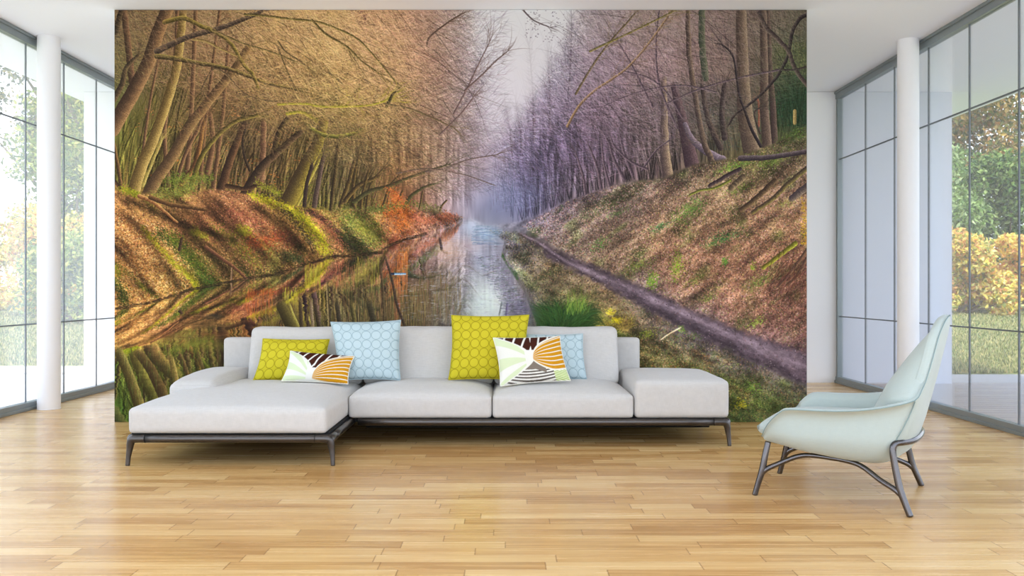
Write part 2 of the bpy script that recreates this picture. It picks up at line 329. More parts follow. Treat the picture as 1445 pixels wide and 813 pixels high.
    # ---- brushes
    def splat(x, y, col, w, gain=1.0):
        nonlocal img
        fx = (x-X0)*S; fy = (y-Y0)*S
        ok = (fx >= 0) & (fy >= 0) & (fx < W-1) & (fy < H-1)
        fx, fy, col, w = fx[ok], fy[ok], col[ok], w[ok]
        ix = fx.astype(int); iy = fy.astype(int); tx = fx-ix; ty = fy-iy
        if len(ix) == 0: return
        bx = ix.min(); by = iy.min(); w_ = ix.max()-bx+2; h_ = iy.max()-by+2; ix = ix-bx; iy = iy-by
        acc = np.zeros((h_*w_, 4))
        for dx, dy, ww in ((0, 0, (1-tx)*(1-ty)), (1, 0, tx*(1-ty)), (0, 1, (1-tx)*ty), (1, 1, tx*ty)):
            idx = (iy+dy)*w_+ix+dx; k = w*ww
            acc[:, 3] += np.bincount(idx, k, h_*w_)
            for c in range(3): acc[:, c] += np.bincount(idx, k*col[:, c], h_*w_)
        a = acc[:, 3:4]; cov = 1-np.exp(-a*gain)
        sub = img[by:by+h_, bx:bx+w_]
        img[by:by+h_, bx:bx+w_] = (sub.reshape(-1, 3)*(1-cov) + acc[:, :3]/np.maximum(a, 1e-6)*cov).reshape(h_, w_, 3)
    def strokes(x, y, ang, length, curve, col, w, taper=True):
        """many thin bent strokes at once"""
        n = max(4, int(np.max(length)*S*1.1)); t = np.linspace(0, 1, n)
        th = ang[:, None] + curve[:, None]*t
        st = (length[:, None]/n)
        xs = x[:, None] + np.cumsum(np.cos(th)*st, 1); ys = y[:, None] + np.cumsum(np.sin(th)*st, 1)
        ww = w[:, None]*((1.15-t) if taper else np.ones_like(t))*np.minimum(1, length[:, None]*S*1.1/n)
        cc = np.repeat(col[:, None, :], n, 1)
        splat(xs.ravel(), ys.ravel(), cc.reshape(-1, 3), ww.ravel(), 1.0)
    def blobs(x, y, col, r, k=7, squash=.6, ang=0.0, w=1.0):
        """small leaves: k dabs round each centre"""
        q = np.sqrt(rng.random((len(x), k)))*r[:, None]; f = rng.random((len(x), k))*6.283
        a = q*np.cos(f); b = q*np.sin(f)*squash; c, s = np.cos(ang), np.sin(ang)
        c = np.broadcast_to(c, (len(x),))[:, None]; s = np.broadcast_to(s, (len(x),))[:, None]
        splat((x[:, None]+a*c-b*s).ravel(), (y[:, None]+a*s+b*c).ravel(), np.repeat(col, k, 0), np.full(len(x)*k, w))
    def twigs(p, w, c, k, lmax):
        # side shoots and the fine ends of a bough
        m = len(p); n = int(k); 
        if n < 1 or m < 4: return
        i = (m*(.25+.74*rng.random(n)**.6)).astype(int).clip(1, m-2); d = p[i+1]-p[i-1]; a = np.arctan2(d[:, 1], d[:, 0])
        sg = rng.choice([-1, 1], n); L = rng.uniform(.3, 1, n)*lmax
        an = a+sg*rng.uniform(.25, .9, n); cv = -sg*rng.uniform(0, .8, n)
        strokes(p[i, 0], p[i, 1], an, L, cv, np.clip(np.tile(c, (n, 1))*rng.uniform(.7, 1.25, (n, 1)), 0, 1), np.full(n, w))
        # second order
        r = 3; f = rng.uniform(.3, .9, (n, r)); aa = an[:, None]+cv[:, None]*f*.5
        x = p[i, 0][:, None]+np.cos(aa)*L[:, None]*f; y = p[i, 1][:, None]+np.sin(aa)*L[:, None]*f
        s2 = rng.choice([-1, 1], (n, r)); q = n*r
        strokes(x.ravel(), y.ravel(), (aa+s2*rng.uniform(.3, .9, (n, r))).ravel(), (L[:, None]*rng.uniform(.2, .6, (n, r))).ravel(), rng.uniform(-.5, .5, q), np.clip(np.tile(c, (q, 1))*rng.uniform(.8, 1.4, (q, 1)), 0, 1), np.full(q, w*.6))
        e = p[-1]; d = p[-1]-p[-3]; a = np.arctan2(d[1], d[0]); n = 5
        strokes(np.full(n, e[0]), np.full(n, e[1]), a+rng.uniform(-.5, .5, n), rng.uniform(.5, 1.2, n)*lmax, rng.uniform(-.6, .6, n), np.tile(c, (n, 1)), np.full(n, w*1.3))
    def limb(path, w0, w1, dark, lit, litside=1, rough=.10, alpha=1.0, tw=None, fade=False):
        """a trunk or branch with a light side and a dark side"""
        p = np.array(path, float)
        # smooth the path
        t = np.linspace(0, len(p)-1, max(12, int(len(p)*7))); out = []
        for ti in t:
            i = min(int(ti), len(p)-2); f = ti-i
            a = p[max(i-1, 0)]; b = p[i]; c = p[i+1]; d = p[min(i+2, len(p)-1)]
            out.append(.5*((2*b)+(-a+c)*f+(2*a-5*b+4*c-d)*f*f+(-a+3*b-3*c+d)*f**3))
        p = np.array(out); m = len(p)
        p += rng.normal(0, .05*min(w0, 6), p.shape)*np.linspace(.4, 1, m)[:, None]
        dark = np.array(dark)/255.*.92; lit = np.array(lit)/255.*1.12
        LL = np.hypot(*(p[1:]-p[:-1]).T).sum()
        if tw is None: tw = LL/9 if (w1 < 7 and LL > 22 and p[-1][1] < 262 and p[-1][1] < p[0][1]+90) else 0
        twigs(p, .75, (dark*.6+lit*.4), tw, min(10+LL*.28, 46))
        for i in range(m-1):
            a = p[i]; b = p[i+1]; wa = (w0+(w1-w0)*i/(m-1))/2+.3; 
            x0 = int((min(a[0], b[0])-wa-2-X0)*S); x1 = int((max(a[0], b[0])+wa+2-X0)*S)+1
            y0 = int((min(a[1], b[1])-wa-2-Y0)*S); y1 = int((max(a[1], b[1])+wa+2-Y0)*S)+1
            x0 = max(x0, 0); y0 = max(y0, 0); x1 = min(x1, W); y1 = min(y1, H)
            if x0 >= x1 or y0 >= y1: continue
            X = PX[y0:y1, x0:x1]; Y = PY[y0:y1, x0:x1]
            d = b-a; L = max(np.hypot(*d), 1e-5); d = d/L
            t_ = np.clip((X-a[0])*d[0]+(Y-a[1])*d[1], 0, L)
            nx = X-a[0]-d[0]*t_; ny = Y-a[1]-d[1]*t_
            dist = np.hypot(nx, ny); side = (nx*(-d[1])+ny*d[0])/wa*litside
            k = np.clip(.5+.5*side, 0, 1)[..., None]**1.6
            c = dark*(1-k)+lit*k
            c = c*(1+rng.normal(0, rough, c.shape[:2])[..., None])
            al = np.clip((wa-dist)*S+.5, 0, 1)[..., None]*alpha*(min(1, (i+1)/5, (m-1-i)/4) if fade else min(1, (m-1-i)/2))
            img[y0:y1, x0:x1] = img[y0:y1, x0:x1]*(1-al)+c*al
    def vary(col, lo, hi, hue=.03):
        f = rng.uniform(lo, hi, (len(col), 1))
        return np.clip(col*f + rng.normal(0, hue, col.shape), 0, 1)
    def inpoly(x, y, poly):
        poly = np.array(poly, float); r = np.zeros(x.shape, bool); j = len(poly)-1
        for i in range(len(poly)):
            xi, yi = poly[i]; xj, yj = poly[j]
            c = ((yi > y) != (yj > y)) & (x < (xj-xi)*(y-yi)/(yj-yi+1e-9)+xi); r ^= c; j = i
        return r
    def scatter(poly, n):
        q = np.array(poly, float); lo = q.min(0); hi = q.max(0)
        x = rng.uniform(lo[0], hi[0], n*3); y = rng.uniform(lo[1], hi[1], n*3)
        k = inpoly(x, y, poly); return x[k][:n], y[k][:n]
    R = lambda a, b, n: rng.uniform(a, b, n)

    # ---- 1. sky wedge
    skyp = [(672, 8), (812, 8), (792, 60), (768, 110), (744, 150), (725, 185), (700, 205), (682, 170), (690, 120), (678, 60)]
    m = np.zeros((H, W), np.float32); m[inpoly(PX, PY, skyp)] = 1
    def blur(a, r):
        k = np.ones(2*r+1)/(2*r+1)
        for ax in (0, 1):
            for _ in range(2):
                c = np.cumsum(np.concatenate([np.repeat(np.take(a, [0], ax), r+1, ax), a, np.repeat(np.take(a, [-1], ax), r, ax)], ax), ax)
                n = a.shape[ax]
                a = (np.take(c, np.arange(2*r+1, 2*r+1+n), ax)-np.take(c, np.arange(0, n), ax))/(2*r+1)
        return a
    m = blur(m, 12)[..., None]
    sk = np.stack([.81-.02*(PY-12)/190, .80-.05*(PY-12)/190, .81-.0*(PY-12)/190], -1)
    # soft mottling
    img *= (1+.16*noise(26)+.08*noise(11))[..., None]
    img = img*(1-m*.95)+sk*m*.95
    # ---- 2. woods: background stems and twigs
    banktop = np.array([(150, 268), (200, 272), (250, 276), (300, 268), (350, 274), (400, 288), (440, 296), (470, 300), (500, 298), (540, 300), (600, 298), (650, 306), (690, 314), (730, 314), (770, 298), (800, 282), (837, 270), (874, 257), (937, 250), (977, 230), (1021, 221), (1058, 214), (1095, 199), (1145, 172)])
    bt = lambda x: np.interp(x, banktop[:, 0], banktop[:, 1])
    n = 420                                                        # far thin trunks, left
    x = R(160, 560, n); y = bt(x)-R(0, 25, n)
    c = vary(field(x, y-40), .45, 1.25)
    strokes(x, y, -np.pi/2+R(-.1, .35, n), R(60, 190, n), R(-.15, .2, n), c, R(.5, 1.3, n))
    n = 160; x = R(160, 520, n); y = bt(x)-R(0, 12, n)
    for k in range(n):
        a = -np.pi/2+rng.uniform(-.05, .45); L = rng.uniform(70, 180); w = rng.uniform(1.5, 4.5)
        b = field(np.array([x[k]]), np.array([y[k]-50]))[0]*255
        limb([(x[k], y[k]), (x[k]+np.cos(a)*L*.5+rng.uniform(-4, 4), y[k]+np.sin(a)*L*.5), (x[k]+np.cos(a+.1)*L, y[k]+np.sin(a+.1)*L)], w, w*.5, b*rng.uniform(.4, .7), b*rng.uniform(.9, 1.4), rough=.08, alpha=.75)
    # undergrowth at left: greens and yellow leaves between the trunks
    n = 5200; x = R(160, 560, n); y = bt(x)-rng.exponential(34, n)
    c = vary(np.where(rng.random((n, 1)) < .55, np.array([[.40, .44, .17]]), np.array([[.62, .52, .24]])), .5, 1.25)
    blobs(x, y, c, R(.8, 2.0, n), 5, w=.42)
    n = 700; x = R(190, 440, n); y = R(150, 262, n)
    k = (np.sin(x*.11+3)*np.sin(y*.13)) > .15
    blobs(x[k], y[k], vary(np.tile([[.82, .48, .22]], (k.sum(), 1)), .7, 1.15), R(.9, 1.7, k.sum()), 5, squash=.35, w=.8)
    # teal hollow at right and dark evergreen
    n = 2600; x = R(1080, 1140, n); y = R(60, 178, n)
    c = vary(np.where((y < 105)[:, None], np.array([[.52, .54, .28]]), np.array([[.20, .36, .24]])), .4, 1.3)
    blobs(x, y, c, R(1.2, 2.6, n), 6, w=.55)
    n = 1500; x = R(985, 1080, n); y = R(150, 212, n)
    blobs(x, y, vary(np.tile([[.24, .36, .34]], (n, 1)), .6, 1.4), R(1, 2.2, n), 5, w=.35)
    # right bank thin trunks
    n = 520; x = R(720, 1138, n); y = bt(x)-R(-4, 12, n)
    c = vary(field(x, y-30), .45, 1.15, .02)
    strokes(x, y, -np.pi/2+R(-.35, .18, n), R(50, 210, n), R(-.2, .15, n), c, R(.4, 1.0, n))
    for k in range(90):
        x = rng.uniform(735, 960); y = bt(x)-rng.uniform(-2, 6); L = rng.uniform(40, 130)*(.5+(x-700)/400); a = -np.pi/2-rng.uniform(-.12, .35); w = 1+(x-720)/110*rng.uniform(.3, 1)
        b = field(np.array([x]), np.array([y-15]))[0]*255
        limb([(x, y), (x+np.cos(a)*L*.5+rng.uniform(-3, 3), y+np.sin(a)*L*.5), (x+np.cos(a-.15)*L, y+np.sin(a-.15)*L)], w, w*.4, b*.5, b*rng.uniform(.75, 1.15), litside=-1, alpha=.8)
    # sky trees (thin dark crowns against the sky)
    for (x0, y0, x1, y1, sp) in ((753, 200, 746, 62, 26), (722, 215, 712, 145, 20), (800, 150, 806, 20, 24), (775, 190, 772, 70, 20), (735, 215, 728, 150, 16), (655, 130, 690, 40, 18), (640, 160, 715, 78, 18)):
        limb([(x0, y0), ((x0+x1)/2+2, (y0+y1)/2), (x1, y1)], 2.6, .7, (88, 74, 88), (120, 102, 110), alpha=.85)
        n = 260; t = rng.random(n)**.8; x = x0+(x1-x0)*t; y = y0+(y1-y0)*t; sgn = rng.choice([-1, 1], n)
        strokes(x, y, -np.pi/2+sgn*R(.5, 1.5, n), R(5, sp, n)*(1.1-.6*t), -sgn*R(0, .6, n), vary(np.tile([[.44, .38, .42]], (n, 1)), .8, 1.2), R(.35, .8, n))
    # ---- 3. canopy twigs, thousands; colour follows the picture's own broad colours
    def canopy(poly, n, amin, amax, lmin, lmax, lo, hi, wmin, wmax, hue=.025):
        x, y = scatter(poly, n); n = len(x)
        c = vary(field(x, y), lo, hi, hue)
        strokes(x, y, R(amin, amax, n), R(lmin, lmax, n), R(-.7, .7, n), c, R(wmin, wmax, n))
    leftc = [(160, 10), (668, 10), (682, 60), (692, 110), (678, 150), (690, 200), (668, 240), (640, 282), (590, 270), (540, 235), (470, 225), (440, 190), (380, 175), (330, 150), (250, 120), (160, 130)]
    edge = [(600, 10), (690, 10), (705, 60), (700, 100), (715, 150), (712, 200), (690, 240), (655, 290), (600, 270), (580, 150)]
    rightc = [(690, 235), (712, 190), (735, 150), (770, 100), (800, 50), (815, 10), (1140, 10), (1140, 120), (1080, 170), (1000, 205), (900, 235), (820, 262), (760, 292), (715, 296)]
    canopy(leftc, 10000, .1, 1.5, 6, 26, .38, 1.0, .35, .8)
    canopy(leftc, 12000, -.6, 1.3, 5, 20, .95, 1.6, .3, .75)
    canopy(edge, 3400, -.7, .9, 6, 22, .55, 1.2, .3, .7, .02)
    canopy(rightc, 8500, -2.9, -1.2, 6, 28, .45, 1.0, .3, .7)
    canopy(rightc, 8500, -3.6, -1.9, 5, 24, 1.0, 1.55, .25, .6)
    k2 = m*.85*np.clip((200-PY)/60, 0, 1)[..., None]; img = img*(1-k2)+sk*k2
    n = 520; x = R(668, 712, n); y = R(14, 190, n); strokes(x, y, R(-1.2, .4, n), R(6, 26, n), R(-.6, .6, n), vary(np.tile([[.52, .46, .50]], (n, 1)), .75, 1.2), R(.15, .5, n))
    n = 620; x = R(735, 815, n); y = R(30, 200, n); kk = x > 800-(y-20)*.42; x, y = x[kk], y[kk]; n = len(x); strokes(x, y, R(-2.6, -.6, n), R(6, 24, n), R(-.6, .6, n), vary(np.tile([[.48, .41, .50]], (n, 1)), .75, 1.2), R(.15, .5, n))
    # speckle of buds
    x, y = scatter(leftc, 16000); blobs(x, y, vary(field(x, y), .45, 1.7, .03), R(.4, .9, len(x)), 2, w=.6)
    x, y = scatter(rightc, 9000); blobs(x, y, vary(field(x, y), .55, 1.6, .03), R(.4, .9, len(x)), 2, w=.5)
    # longer hanging boughs in the left canopy
    n = 110; x, y = scatter([(300, 12), (600, 12), (660, 120), (600, 220), (480, 180), (380, 120)], n)
    strokes(x, y, R(.35, 1.0, n), R(30, 90, n), R(-.3, .5, n), vary(field(x, y), .4, .65, .01), R(.7, 1.3, n))
    n = 90; x, y = scatter([(820, 12), (1130, 12), (1130, 120), (980, 200), (800, 230)], n)
    strokes(x, y, R(-3.0, -2.0, n), R(30, 100, n), R(-.5, .3, n), vary(field(x, y), .45, .7, .01), R(.7, 1.2, n))
    # haze where the canal disappears
    hz = np.exp(-(((PX-712)/56)**2+((PY-282)/30)**2))[..., None]*.5
    img = img*(1-hz)+np.array([.42, .45, .62])*hz
    hz = np.exp(-(((PX-672)/45)**2+((PY-235)/50)**2))[..., None]*.35
    img = img*(1-hz)+np.array([.70, .62, .64])*hz
    n = 500; x = R(690, 800, n); y = R(235, 300, n)
    strokes(x, y, -np.pi/2+R(-.15, .15, n), R(6, 24, n), R(-.2, .2, n), vary(field(x, y), .6, .95, .02), R(.2, .5, n))

    wv = (noise(10, .35, 3)+.6*noise(5, .35, 3))*np.clip((PY-150)/60, 0, 1)*(PY < np.interp(PX, banktop[:, 0], banktop[:, 1])+6)
    img *= (1+.5*wv*(1-np.exp(-((PX-700)/50)**2)))[..., None]
    # ---- 4. big trunks and boughs, left
    br = (66, 48, 34); lt = (150, 112, 66)
    limb([(161, 255), (170, 262), (160, 200)], 5, 4, br, lt)
    limb([(186, 115), (180, 60), (174, 12)], 9, 8, (70, 52, 40), (128, 94, 68))
    limb([(160, 140), (172, 118), (178, 95), (195, 78)], 8, 4, (62, 50, 40), (110, 88, 60))
    limb([(163, 45), (168, 25), (172, 10)], 7, 6, (50, 40, 30), (90, 72, 50))
    for a, w in (([(196, 262), (203, 200), (212, 140), (222, 90)], 4), ([(238, 262), (232, 180), (246, 90), (250, 12)], 6), ([(262, 262), (268, 190), (272, 110), (276, 12)], 7), ([(282, 258), (290, 170), (300, 90), (310, 12)], 5), ([(250, 252), (262, 215), (280, 180), (290, 150)], 5), ([(300, 268), (308, 210), (315, 150), (322, 60)], 6), ([(292, 245), (300, 200), (296, 160)], 8)):
        limb(a, w, w*.7, (78, 56, 42), (150, 112, 78), alpha=.9)
    limb([(256, 258), (272, 238), (280, 215), (287, 172)], 8, 5, (84, 56, 38), (170, 122, 66))
    limb([(270, 262), (282, 225), (300, 198), (330, 172), (365, 162)], 7, 4, (70, 60, 34), (140, 124, 58))
    limb([(311, 268), (322, 232), (332, 205), (345, 175)], 12, 8, (58, 42, 34), (118, 86, 58))
    limb([(352, 240), (345, 222), (342, 200), (346, 182)], 3, 2.5, (50, 40, 34), (80, 64, 50))
    limb([(366, 262), (370, 230), (372, 170)], 9, 7, (86, 62, 48), (150, 112, 80))
    limb([(385, 225), (388, 205), (395, 182), (404, 168)], 8, 5, (56, 44, 36), (92, 76, 44))
    limb([(345, 276), (358, 252), (372, 232), (392, 214), (424, 186)], 15, 7, (54, 42, 34), (108, 84, 60), litside=1)
    limb([(404, 292), (418, 262), (432, 232), (446, 206), (456, 172)], 25, 13, (74, 58, 40), (150, 132, 52))
    limb([(414, 298), (424, 280), (436, 255), (452, 222)], 3.5, 3, (130, 116, 50), (190, 170, 80), alpha=.8)
    limb([(429, 292), (432, 262), (440, 232)], 5, 4, (56, 44, 40), (80, 64, 54))
    limb([(443, 290), (450, 250), (456, 220)], 7, 5, (70, 56, 50), (112, 92, 80))
    limb([(464, 318), (468, 280), (474, 230), (476, 205)], 4.5, 3.5, (52, 42, 34), (110, 90, 54))
    for a, w in (([(480, 290), (492, 255), (500, 225)], 6), ([(500, 296), (498, 262), (506, 220)], 5), ([(516, 300), (522, 262), (540, 238)], 4), ([(486, 284), (505, 262), (535, 248)], 6), ([(528, 322), (540, 290), (550, 262), (562, 248)], 3.5), ([(542, 330), (556, 295), (568, 268)], 3.5), ([(508, 300), (512, 270), (520, 240)], 4), ([(618, 308), (622, 292), (630, 282)], 2.5), ([(590, 300), (596, 270)], 2.5)):
        limb(a, w, w*.6, (60, 48, 38), (128, 104, 56), alpha=.92)
    limb([(500, 284), (520, 270), (548, 262), (572, 252), (600, 242), (632, 232)], 6, 2, (62, 58, 42), (100, 94, 56), alpha=.9)
    limb([(570, 292), (580, 276), (596, 265), (612, 259)], 5, 2, (60, 60, 40), (96, 92, 56), alpha=.9)
    limb([(600, 242), (630, 236), (660, 225), (700, 218)], 2.6, .8, (92, 76, 70), (120, 100, 90), alpha=.8)
    limb([(560, 244), (600, 238), (650, 245), (700, 262)], 2.2, .8, (92, 76, 66), (120, 100, 90), alpha=.7)
    # the two mossy trees at the front
    limb([(189, 267), (200, 232), (216, 196), (236, 140), (250, 88), (258, 18)], 17, 10, (96, 76, 42), (176, 146, 82))
    limb([(158, 182), (176, 150), (194, 118), (210, 85), (221, 50), (236, 12)], 21, 17, (70, 52, 40), (148, 112, 74))
    n = 300; t = rng.random(n); x = 158+78*t+R(2, 9, n); y = 182-170*t
    limb([(207, 278), (222, 250), (242, 222), (270, 174), (306, 128), (330, 98), (350, 66)], 18, 9, (82, 62, 44), (146, 114, 72))
    limb([(201, 262), (214, 230), (228, 196)], 4, 3, (150, 132, 66), (196, 170, 96), alpha=.6)
    limb([(221, 72), (246, 60), (270, 50), (300, 42), (330, 32), (368, 16)], 8, 5, (62, 50, 44), (96, 80, 66), litside=-1)
    limb([(221, 79), (245, 82), (271, 87), (300, 92), (326, 98), (352, 108), (381, 118), (420, 126)], 6.5, 3, (66, 54, 36), (136, 118, 62), litside=-1)
    limb([(232, 31), (250, 26), (262, 26), (282, 36), (302, 44), (326, 62), (344, 92), (356, 104), (364, 124)], 6, 3.5, (76, 66, 34), (148, 128, 60), litside=-1)
    limb([(272, 55), (290, 58), (310, 68), (333, 78)], 3, 2, (120, 98, 58), (160, 136, 80))
    limb([(300, 42), (322, 52), (345, 62), (380, 72), (430, 92)], 2.5, 1.2, (88, 74, 46), (130, 112, 66))
    limb([(345, 20), (375, 22), (405, 26), (445, 30), (470, 38), (500, 52), (520, 70), (560, 118)], 3, 1.2, (78, 68, 40), (132, 116, 62))
    limb([(440, 28), (460, 48), (490, 66), (510, 86), (536, 104)], 2.4, 1, (72, 62, 36), (110, 96, 52))
    limb([(392, 58), (402, 72), (420, 84), (436, 96)], 1.8, .8, (86, 70, 46), (120, 100, 66))
    limb([(392, 68), (404, 98), (414, 120)], 1.8, .8, (80, 66, 44), (110, 92, 60))
    limb([(284, 126), (300, 98), (318, 104), (345, 132), (378, 142), (404, 142)], 2, 1.2, (84, 68, 48), (120, 98, 70))
    limb([(392, 147), (430, 146), (456, 150), (520, 148), (552, 138)], 2.6, 2, (130, 124, 36), (170, 160, 50))
    limb([(405, 160), (425, 158), (440, 166)], 4, 3, (120, 116, 36), (176, 160, 50))
    limb([(440, 182), (456, 190), (478, 192), (500, 188)], 5, 4, (76, 76, 38), (150, 146, 58), litside=-1)
    limb([(545, 150), (552, 136), (556, 130)], 4, 2, (58, 52, 36), (90, 80, 50))
    limb([(540, 146), (575, 152), (610, 166), (640, 180)], 2, 1, (96, 80, 56), (120, 104, 70))
    limb([(602, 64), (606, 52), (628, 34), (650, 20)], 2.2, 1.4, (92, 72, 62), (112, 90, 76))
    for a in ([(640, 160), (660, 122), (672, 96), (690, 60)], [(655, 128), (680, 105), (700, 85), (716, 72)], [(620, 190), (650, 160), (668, 136)]):
        limb(a, 2.2, .8, (98, 78, 76), (130, 106, 100), alpha=.85)
    n = 26; x = R(505, 518, n); y = R(14, 36, n); blobs(x, y, np.tile([[.32, .20, .20]], (n, 1)), R(1.2, 2.5, n), 6)
    # ---- right trunks
    limb([(942, 250), (938, 215), (937, 178), (936, 110)], 15, 7, (92, 74, 74), (166, 138, 106), litside=1)
    limb([(976, 232), (968, 196), (960, 160), (950, 120)], 20, 8, (74, 54, 64), (112, 86, 88))
    limb([(966, 175), (976, 196), (994, 212), (1020, 226)], 6, 11, (92, 78, 92), (146, 126, 140), litside=-1)
    limb([(1016, 208), (1004, 182), (996, 158), (990, 120)], 8, 5, (62, 50, 52), (104, 86, 76))
    limb([(1022, 194), (1018, 160), (1022, 120)], 8, 6, (60, 48, 50), (98, 80, 76))
    limb([(1092, 200), (1090, 150), (1086, 100), (1082, 12)], 9, 6, (72, 56, 54), (112, 90, 78))
    limb([(1082, 206), (1078, 150), (1078, 90), (1076, 12)], 13, 9, (84, 66, 60), (132, 108, 90))
    limb([(1062, 216), (1052, 168), (1048, 112), (1045, 12)], 26, 13, (88, 70, 62), (146, 122, 96))
    limb([(1070, 178), (1070, 150), (1069, 140)], 2, 1.5, (140, 84, 64), (170, 96, 72))
    limb([(1016, 256), (1002, 222), (992, 198), (982, 145), (972, 78), (970, 12)], 8, 6, (76, 60, 58), (134, 110, 88))
    limb([(995, 110), (990, 60), (990, 12)], 9, 8, (68, 78, 62), (110, 108, 84))
    for a, w in (([(920, 150), (905, 120), (890, 90), (872, 60)], 3), ([(955, 180), (930, 120), (925, 60), (930, 12)], 3), ([(962, 165), (940, 130), (915, 110), (880, 100)], 2.2), ([(1010, 130), (960, 120), (900, 130), (850, 150)], 2), ([(1100, 98), (1040, 110), (985, 126), (940, 146)], 2.4), ([(880, 252), (866, 225), (858, 200), (846, 180)], 4), ([(892, 246), (880, 215), (874, 190)], 4), ([(848, 268), (842, 235), (830, 205)], 4), ([(860, 262), (852, 232), (848, 196)], 3), ([(826, 274), (822, 248), (812, 215)], 3.4), ([(905, 240), (925, 212), (946, 196)], 2.4), ([(912, 238), (890, 228), (868, 208), (860, 190)], 3)):
        limb(a, w, w*.5, (76, 60, 72), (126, 104, 112), litside=-1, alpha=.9)
    limb([(1140, 20), (1128, 26), (1117, 46), (1112, 75), (1102, 98), (1084, 122), (1058, 146), (1038, 160), (1026, 178)], 5, 2, (48, 38, 42), (84, 70, 68))
    limb([(1070, 18), (1080, 38), (1098, 56), (1112, 72), (1122, 98), (1140, 122)], 6, 5, (70, 56, 56), (112, 94, 84))
    limb([(1102, 98), (1120, 98), (1138, 94)], 2, 1.4, (58, 48, 48), (80, 68, 64))
    limb([(1073, 206), (1060, 182), (1052, 160), (1042, 130), (1034, 80), (1018, 62)], 4, 1.6, (46, 38, 44), (78, 66, 66))
    limb([(1072, 188), (1064, 160), (1076, 150)], 2, 1.2, (66, 50, 50), (90, 76, 70))
    limb([(800, 178), (816, 150), (838, 128), (862, 112), (886, 94), (914, 62), (944, 20)], 3, 2, (120, 92, 72), (176, 136, 90), litside=-1)
    limb([(812, 132), (834, 95), (856, 64), (898, 16)], 2.6, 1.8, (98, 82, 60), (134, 112, 76))
    limb([(832, 72), (862, 58), (892, 44), (950, 16)], 2.6, 2, (108, 98, 50), (150, 132, 66))
    limb([(736, 12), (752, 28), (775, 38)], 1.6, .8, (100, 86, 90), (120, 104, 104))
    n = 90; x = R(740, 800, n); y = R(14, 60, n); blobs(x, y, np.tile([[.36, .30, .36]], (n, 1)), R(.7, 1.2, n), 3, w=.9)
    limb([(1121, 156), (1121, 174)], 4, 4, (150, 124, 66), (176, 150, 84))
    canopy([(160, 10), (600, 10), (600, 150), (480, 200), (400, 150), (300, 110), (160, 100)], 3800, -.3, 1.4, 6, 24, .9, 1.6, .2, .5)
    canopy([(240, 110), (480, 110), (640, 200), (640, 270), (500, 240), (380, 215), (240, 180)], 3400, -.5, 1.4, 6, 22, .8, 1.6, .25, .55)
    canopy([(400, 160), (660, 160), (690, 270), (600, 285), (480, 262)], 2600, -.6, 1.2, 6, 22, .5, .9, .2, .5)
    canopy([(820, 10), (1130, 10), (1130, 110), (1050, 190), (820, 240)], 3600, -3.4, -1.4, 6, 26, .8, 1.5, .2, .5)
    # ---- 5. ground
    rb = [(650, 305), (690, 318), (735, 312), (770, 298), (800, 282), (837, 271), (874, 257), (937, 251), (977, 232), (1021, 224), (1058, 216), (1095, 201), (1145, 172), (1145, 600), (700, 600), (755, 455), (738, 410), (722, 385), (707, 362), (711, 340), (680, 324)]
    mk = inpoly(PX, PY, rb)
    f = field(PX, PY); g = f*(1+.3*noise(12, 2.2, 1, -.6)+.34*noise(5, 1.6, 1, -.6)+.2*noise(2.2))[..., None]
    gm = (np.clip(noise(20, 1.8, 1, -.55)*4-.55, 0, 1)*.55)[..., None]
    g = g*(1-gm)+np.array([.36, .42, .20])*(.8+.5*noise(4))[..., None]*gm
    a = blur(mk.astype(np.float32), 2)[..., None]; img = img*(1-a)+g*a
    def leaves(poly, n, pal, r0, r1, lo=.5, hi=1.36, mix=.5, ang=(0, 3.14), k=6, w=.9):
        x, y = scatter(poly, n); n = len(x)
        pal = np.array(pal, float)/255.; c = pal[rng.integers(0, len(pal), n)]
        c = c*mix+field(x, y)*(1-mix); blobs(x, y, vary(c, lo, hi, .025), R(r0, r1, n)*(.45+np.clip((y-250)/260, 0, 1.2)*.55), k, .5, R(ang[0], ang[1], n), w)
    slope = [(735, 318), (800, 284), (874, 259), (937, 252), (977, 234), (1021, 226), (1058, 217), (1095, 202), (1142, 176), (1142, 500), (1058, 470), (972, 436), (886, 393), (820, 368), (765, 336)]
    leaves(slope, 26000, [(190, 140, 110), (160, 112, 92), (120, 84, 76), (205, 165, 140), (150, 100, 72), (96, 72, 66), (176, 150, 150)], 1.0, 2.3)
    leaves(slope, 1400, [(110, 140, 56), (80, 110, 54), (150, 160, 70)], 1.2, 2.6, mix=.55)
    for (cx, cy, rx, ry, cc) in ((920, 395, 10, 16, (96, 132, 36)), (955, 375, 9, 22, (120, 146, 44)), (930, 320, 16, 6, (70, 112, 64)), (975, 295, 22, 14, (100, 136, 56)), (1020, 335, 26, 9, (76, 116, 62)), (1040, 232, 30, 9, (110, 140, 50)), (1090, 225, 26, 10, (130, 156, 60)), (1022, 368, 6, 8, (90, 150, 50)), (1062, 375, 4, 8, (120, 146, 40)), (900, 375, 20, 8, (120, 130, 60)), (1120, 190, 18, 10, (96, 120, 48)), (845, 345, 14, 8, (100, 128, 70)), (1075, 395, 16, 10, (112, 128, 60)), (870, 300, 20, 6, (110, 124, 78)), (980, 395, 16, 7, (110, 112, 54)), (1065, 455, 14, 7, (150, 168, 70)), (1110, 285, 18, 6, (140, 136, 70)), (1000, 420, 12, 5, (120, 130, 60)), (1045, 265, 22, 7, (122, 132, 60))):
        n = int(rx*ry*1.3); q = rng.normal(0, .5, (n, 2)); x = cx+q[:, 0]*rx; y = cy+q[:, 1]*ry-.35*q[:, 0]*rx
        blobs(x, y, vary(np.tile([np.array(cc)/255.], (n, 1)), .6, 1.25), R(.8, 1.9, n), 5, .5, R(-1.2, .2, n), .8)
